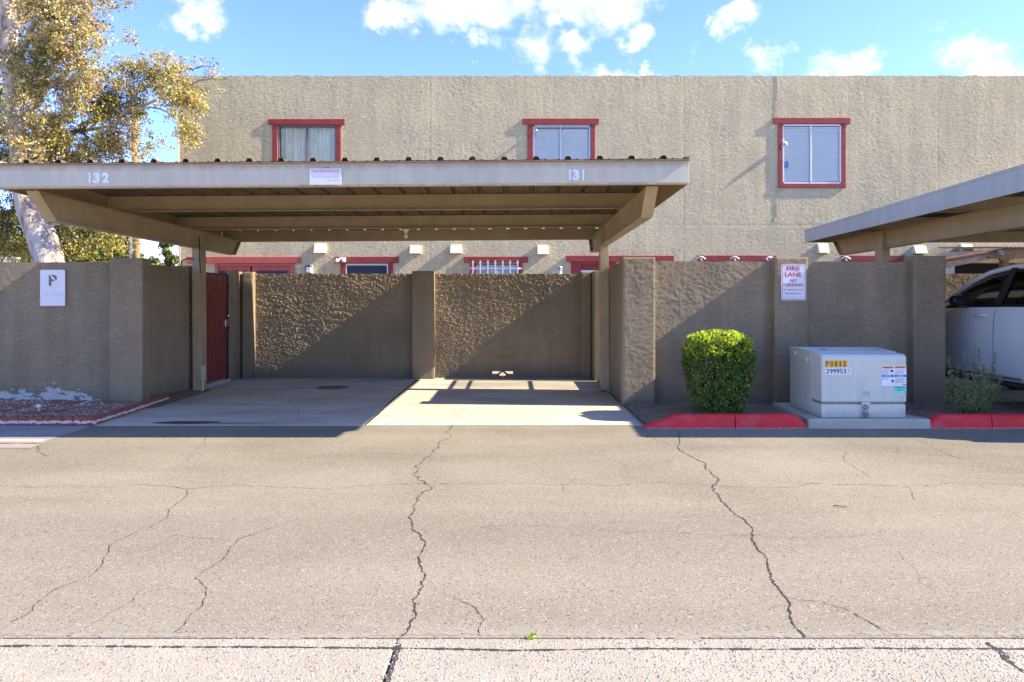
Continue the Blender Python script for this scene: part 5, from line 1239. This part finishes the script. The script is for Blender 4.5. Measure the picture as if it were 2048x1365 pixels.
MB().box(9.3, 14, 14.9, 15.0, 1.0, 2.24).build('painted_shade_sheet', M['dark'], pr)  # near-black sheet painted in place of the shade under the patio roof
bxx = MB().box(XW(1894, 13.4), XW(1903, 13.4), 13.3, 13.5, 1.80, ZW(532, 13.4)).build('white_box', M['white'], None, .01)
tag(bxx, 'narrow white box seen above the lit wall behind the car', 'box')
bxs = MB().box(XW(1893, 13.3), XW(1903, 13.3), 13.1, 13.6, 0, 1.795).build('shelf_stand', M['wood'], None); tag(bxs, 'wooden stand behind the lit wall holding the white box', 'stand')

# ================================================================== CAR
def car():
    L_ = 5.15; xs = 6.33; ynose = 12.05; t = thing('parked_car', 'silver blue sport utility car parked under the right carport', 'car', (xs+.98, ynose-L_/2, 0))
    W_ = .985; cx = xs+W_; Yv = lambda u: ynose-u          # u from the nose
    # lower body stations: u, half width scale, belt height, bonnet/top height, bottom
    ST = [(0.0, .80, .72, .52), (.06, .90, .92, .42), (.25, .965, 1.10, .36), (.6, .99, 1.19, .34), (1.35, 1.0, 1.27, .34), (1.7, 1.0, 1.325, .36), (2.3, 1.0, 1.36, .38), (3.2, 1.0, 1.375, .38), (4.2, .995, 1.385, .38), (4.8, .975, 1.38, .42), (5.05, .93, 1.34, .46), (5.15, .88, 1.10, .52)]
    def stn(u):
        for a, b in zip(ST, ST[1:]):
            if u <= b[0]:
                k = (u-a[0])/(b[0]-a[0]); return [a[i]+(b[i]-a[i])*k for i in range(4)]
        return list(ST[-1])
    def sec(u):
        _, w, zt_, zb_ = stn(u); f = w*W_; H = zt_-zb_
        return [(f*.90, zb_), (f*.965, zb_+H*.03), (f*.985, zb_+H*.10), (f*.978, zb_+H*.17), (f*.988, zb_+H*.34), (f*1.0, zb_+H*.55), (f*1.0, zb_+H*.70), (f*.992, zb_+H*.84), (f*.975, zb_+H*.95), (f*.945, zt_), (f*.5, zt_+.02), (0, zt_+.03)]
    us = [i*L_/60 for i in range(61)]; mb = MB(); k = 12
    rings = []
    for u in us:
        s = sec(u); ring = [(cx-a, Yv(u), z) for a, z in s]+[(cx+a, Yv(u), z) for a, z in s[:-1][::-1]]; rings.append(ring)
    m = len(rings[0])
    for r_ in rings: mb.v += r_
    for i in range(len(us)-1):
        for q in range(m): mb.f.append((i*m+q, i*m+(q+1) % m, (i+1)*m+(q+1) % m, (i+1)*m+q)); mb.mi.append(0)
    mb.f.append(tuple(range(m))); mb.f.append(tuple((len(us)-1)*m+q for q in range(m))); mb.mi += [0, 0]
    body = mb.build('body', M['paint'], t, smooth=True)
    # cut wheel arches
    wheels = (.92, 3.98); cut = MB()
    for u in wheels:
        cut.lathe((cx, Yv(u), .42), [(.46, -1.2), (.46, 1.2)], 'x', 28)
    co = cut.build('cutter', M['dark'], None); bo = body.modifiers.new('b', 'BOOLEAN'); bo.operation = 'DIFFERENCE'; bo.object = co; bo.solver = 'EXACT'
    # cutter is in world coordinates while body is local to its parent
    bpy.context.view_layer.update(); dg = bpy.context.evaluated_depsgraph_get(); me = bpy.data.meshes.new_from_object(body.evaluated_get(dg))
    body.modifiers.clear(); body.data = me; bpy.data.objects.remove(co)
    me.materials.clear(); me.materials.append(M['paint']); me.materials.append(M['rubber'])
    for p in me.polygons: p.use_smooth = True
    try: me.set_sharp_from_angle(angle=R(35))
    except Exception: pass
    for p in me.polygons: p.material_index = 0
    for u in wheels:
        for sgn in (-1, 1):
            xw = cx+sgn*(W_-.13)
            w = MB().lathe((xw, Yv(u), .40), [(.25, -.12), (.36, -.125), (.395, -.10), (.40, 0), (.395, .10), (.36, .125), (.25, .12)], 'x', 32).build('wheel', M['rubber'], t, smooth=True)
            MB().lathe((xw+sgn*.10, Yv(u), .40), [(0, -.01), (.06, 0), (.25, -.02), (.25, .03), (0, .03)], 'x', 10).build('rim', M['alu'], w)
    # greenhouse: glass hull and painted roof
    GR = [(1.62, 1.32, .80, .90), (1.95, 1.55, .80, .86), (2.3, 1.745, .795, .80), (2.62, 1.86, .79, .755), (3.0, 1.915, .79, .74), (3.6, 1.925, .79, .735), (4.3, 1.905, .78, .73), (4.75, 1.86, .78, .73), (4.95, 1.60, .80, .80), (5.05, 1.36, .82, .86)]
    def gs(u):
        for a, b in zip(GR, GR[1:]):
            if u <= b[0]: kk = (u-a[0])/(b[0]-a[0]); return [a[i]+(b[i]-a[i])*kk for i in range(4)]
        return list(GR[-1])
    def side(u, z):           # half width of the glass side at height z
        zb_ = stn(u)[2]; return .925-(z-zb_)*.30
    gl = MB(); n = 40; rr = []
    for i in range(n+1):
        u = 1.62+(5.05-1.62)*i/n; zr = gs(u)[1]-.03; zb_ = stn(u)[2]-.01; zr = max(zr, zb_+.005)
        w0, w1 = side(u, zb_), side(u, zr)-.03; rr.append([(cx-w0, Yv(u), zb_), (cx-(w0+w1)/2-.012, Yv(u), (zb_+zr)/2), (cx-w1, Yv(u), zr), (cx, Yv(u), zr+.03), (cx+w1, Yv(u), zr), (cx+(w0+w1)/2+.012, Yv(u), (zb_+zr)/2), (cx+w0, Yv(u), zb_)])
    for r_ in rr: gl.v += r_
    for i in range(n):
        for q in range(6): gl.f.append((i*7+q, i*7+q+1, (i+1)*7+q+1, (i+1)*7+q)); gl.mi.append(0)
    gl.build('window_glass', M['carglass'], t, smooth=True)
    # painted roof rail following the roof line and forming the A pillar
    for sgn in (-1, 1):
        A = []; 
        for i in range(n+1):
            u = 1.55+(5.05-1.55)*i/n; zr = max(gs(max(1.62, u))[1], stn(u)[2]+.002); zb_ = stn(u)[2]; A.append((u, zr, side(u, zr)))
        mb = MB(); 
        for (u, z, w) in A:
            tk = .055; mb.v += [(cx+sgn*(w+.008), Yv(u), z-tk-.012), (cx+sgn*(w+.006), Yv(u), z-.016), (cx+sgn*(w-.02), Yv(u), z+.004), (cx+sgn*(w-.10), Yv(u), z+.012), (cx+sgn*(w-.10), Yv(u), z-.03), (cx+sgn*(w-.02), Yv(u), z-tk-.012)]
        for i in range(n):
            for q in range(6): mb.f.append((i*6+q, i*6+(q+1) % 6, (i+1)*6+(q+1) % 6, (i+1)*6+q)); mb.mi.append(0)
        mb.build('roof_rail', M['paint'], t, smooth=True)
    mb = MB(); R2 = [(2.5+(4.8-2.5)*i/20) for i in range(21)]
    for u in R2:
        z = gs(u)[1]; w = side(u, z)-.09; mb.v += [(cx-w, Yv(u), z+.008), (cx-w*.5, Yv(u), z+.028), (cx, Yv(u), z+.034), (cx+w*.5, Yv(u), z+.028), (cx+w, Yv(u), z+.008)]
    for i in range(20):
        for q in range(4): mb.f.append((i*5+q, i*5+q+1, (i+1)*5+q+1, (i+1)*5+q)); mb.mi.append(0)
    mb.build('roof', M['paint'], t, smooth=True)
    def surf(u, z, o=.003):
        s = sec(u)
        for (a, z0), (b, z1) in zip(s, s[1:]):
            if z <= z1 and z1 > z0: return a+(b-a)*(z-z0)/(z1-z0)+o
        return s[-3][0]+o
    for sgn in (-1, 1):
        # black belt trim, B and C pillars
        mb = MB()
        for i in range(41):
            u = 1.75+(4.9-1.75)*i/40; zb_ = stn(u)[2]; w = side(u, zb_)+.012; mb.v += [(cx+sgn*(w+.004), Yv(u), zb_-.03), (cx+sgn*(w+.006), Yv(u), zb_+.004), (cx+sgn*(w-.02), Yv(u), zb_+.012)]
        for i in range(40):
            for q in range(2): mb.f.append((i*3+q, i*3+q+1, (i+1)*3+q+1, (i+1)*3+q)); mb.mi.append(0)
        mb.build('belt_trim', M['black'], t)
        for (ub, ut, wd) in ((2.98, 3.10, .15), (4.02, 4.12, .14), (1.98, 2.02, .03)):
            zb_, zt_ = stn(ub)[2], gs(ut)[1]-.05; pts_ = []
            for (u, z) in ((ub-wd/2, zb_), (ub+wd/2, zb_), (ut+wd/2-.02, zt_), (ut-wd/2+.02, zt_)): pts_.append((cx+sgn*(side(u, z)+.016), Yv(u), z))
            MB().poly(pts_).build('door_pillar', M['black'], t)
        # door cut lines
        for (u0, u1) in ((1.86, 1.80), (2.98, 2.94), (4.03, 3.80)):
            mb = MB(); P = []
            for i in range(17):
                z = .52+(stn(u0)[2]-.04-.52)*i/16; u = u0+(u1-u0)*(1-i/16)**2; P.append((u, z))
            for (ua, za), (ub, zb_) in zip(P, P[1:]): mb.quad((cx+sgn*surf(ua, za), Yv(ua-.0035), za), (cx+sgn*surf(ua, za), Yv(ua+.0035), za), (cx+sgn*surf(ub, zb_), Yv(ub+.0035), zb_), (cx+sgn*surf(ub, zb_), Yv(ub-.0035), zb_))
            mb.build('door_gap', M['black'], t)
        for u in (2.74, 3.86):
            z = 1.235; w = surf(u, z)
            h = MB().tube([(cx+sgn*(w+.004), Yv(u-.11), z), (cx+sgn*(w+.035), Yv(u-.09), z+.004), (cx+sgn*(w+.040), Yv(u), z+.006), (cx+sgn*(w+.035), Yv(u+.09), z+.004), (cx+sgn*(w+.004), Yv(u+.11), z)], .013, 8).build('door_handle', M['paint'], t, smooth=True)
            MB().lathe((cx+sgn*(w+.0), Yv(u), z-.004), [(0, -.002), (.05, -.002), (.052, .002), (0, .002)], 'x', 16).build('handle_recess', M['paint'], h)
        # running board and lower sill
        MB().box(cx+sgn*(W_-.02)-.09, cx+sgn*(W_-.02)+.09, Yv(3.5), Yv(1.42), .345, .395).build('running_board', M['rubber'], t, .015)
        MB().tube([(cx+sgn*(W_*.985+.004), Yv(1.45), .455), (cx+sgn*(W_*.985+.004), Yv(3.48), .455)], .016, 8).build('sill_trim', M['alu'], t)
        # mirror
        mx_ = cx+sgn*1.08; mz_ = 1.44
        MB().box(mx_-.12, mx_+.12, Yv(2.42)-.06, Yv(2.42)+.06, mz_-.055, mz_+.065).build('side_mirror', M['black'], t, .045)
        MB().box(min(cx+sgn*.90, mx_), max(cx+sgn*.90, mx_), Yv(2.40)-.03, Yv(2.40)+.03, mz_-.10, mz_-.06).build('mirror_arm', M['black'], t, .01)
        MB().box(cx+sgn*.72-.16, cx+sgn*.72+.16, Yv(.10), Yv(.03), .80, .95).build('headlight', M['chrome'], t, .02)
        MB().box(cx+sgn*.80-.10, cx+sgn*.80+.06, Yv(5.16), Yv(5.06), .95, 1.25).build('tail_light', M['signr'], t, .02)
    MB().box(cx-.5, cx+.5, Yv(.05), Yv(-.01), .62, .90).build('grille', M['black'], t, .02)
    MB().box(cx-.88, cx+.88, Yv(.12), Yv(-.06), .42, .60).build('bumper', M['rubber'], t, .04)
    MB().box(cx-.88, cx+.88, Yv(5.22), Yv(5.08), .45, .66).build('bumper', M['rubber'], t, .04)
    # cabin: seats and dark floor
    for sgn in (-.45, .45):
        for u in (2.75, 3.75):
            MB().box(cx+sgn-.25, cx+sgn+.25, Yv(u+.16), Yv(u+.02), 1.0, 1.62).build('seat', M['dark'], t, .06)
            MB().box(cx+sgn-.13, cx+sgn+.13, Yv(u+.16), Yv(u+.06), 1.63, 1.80).build('headrest', M['dark'], t, .04)
car()
bpy.context.view_layer.update()
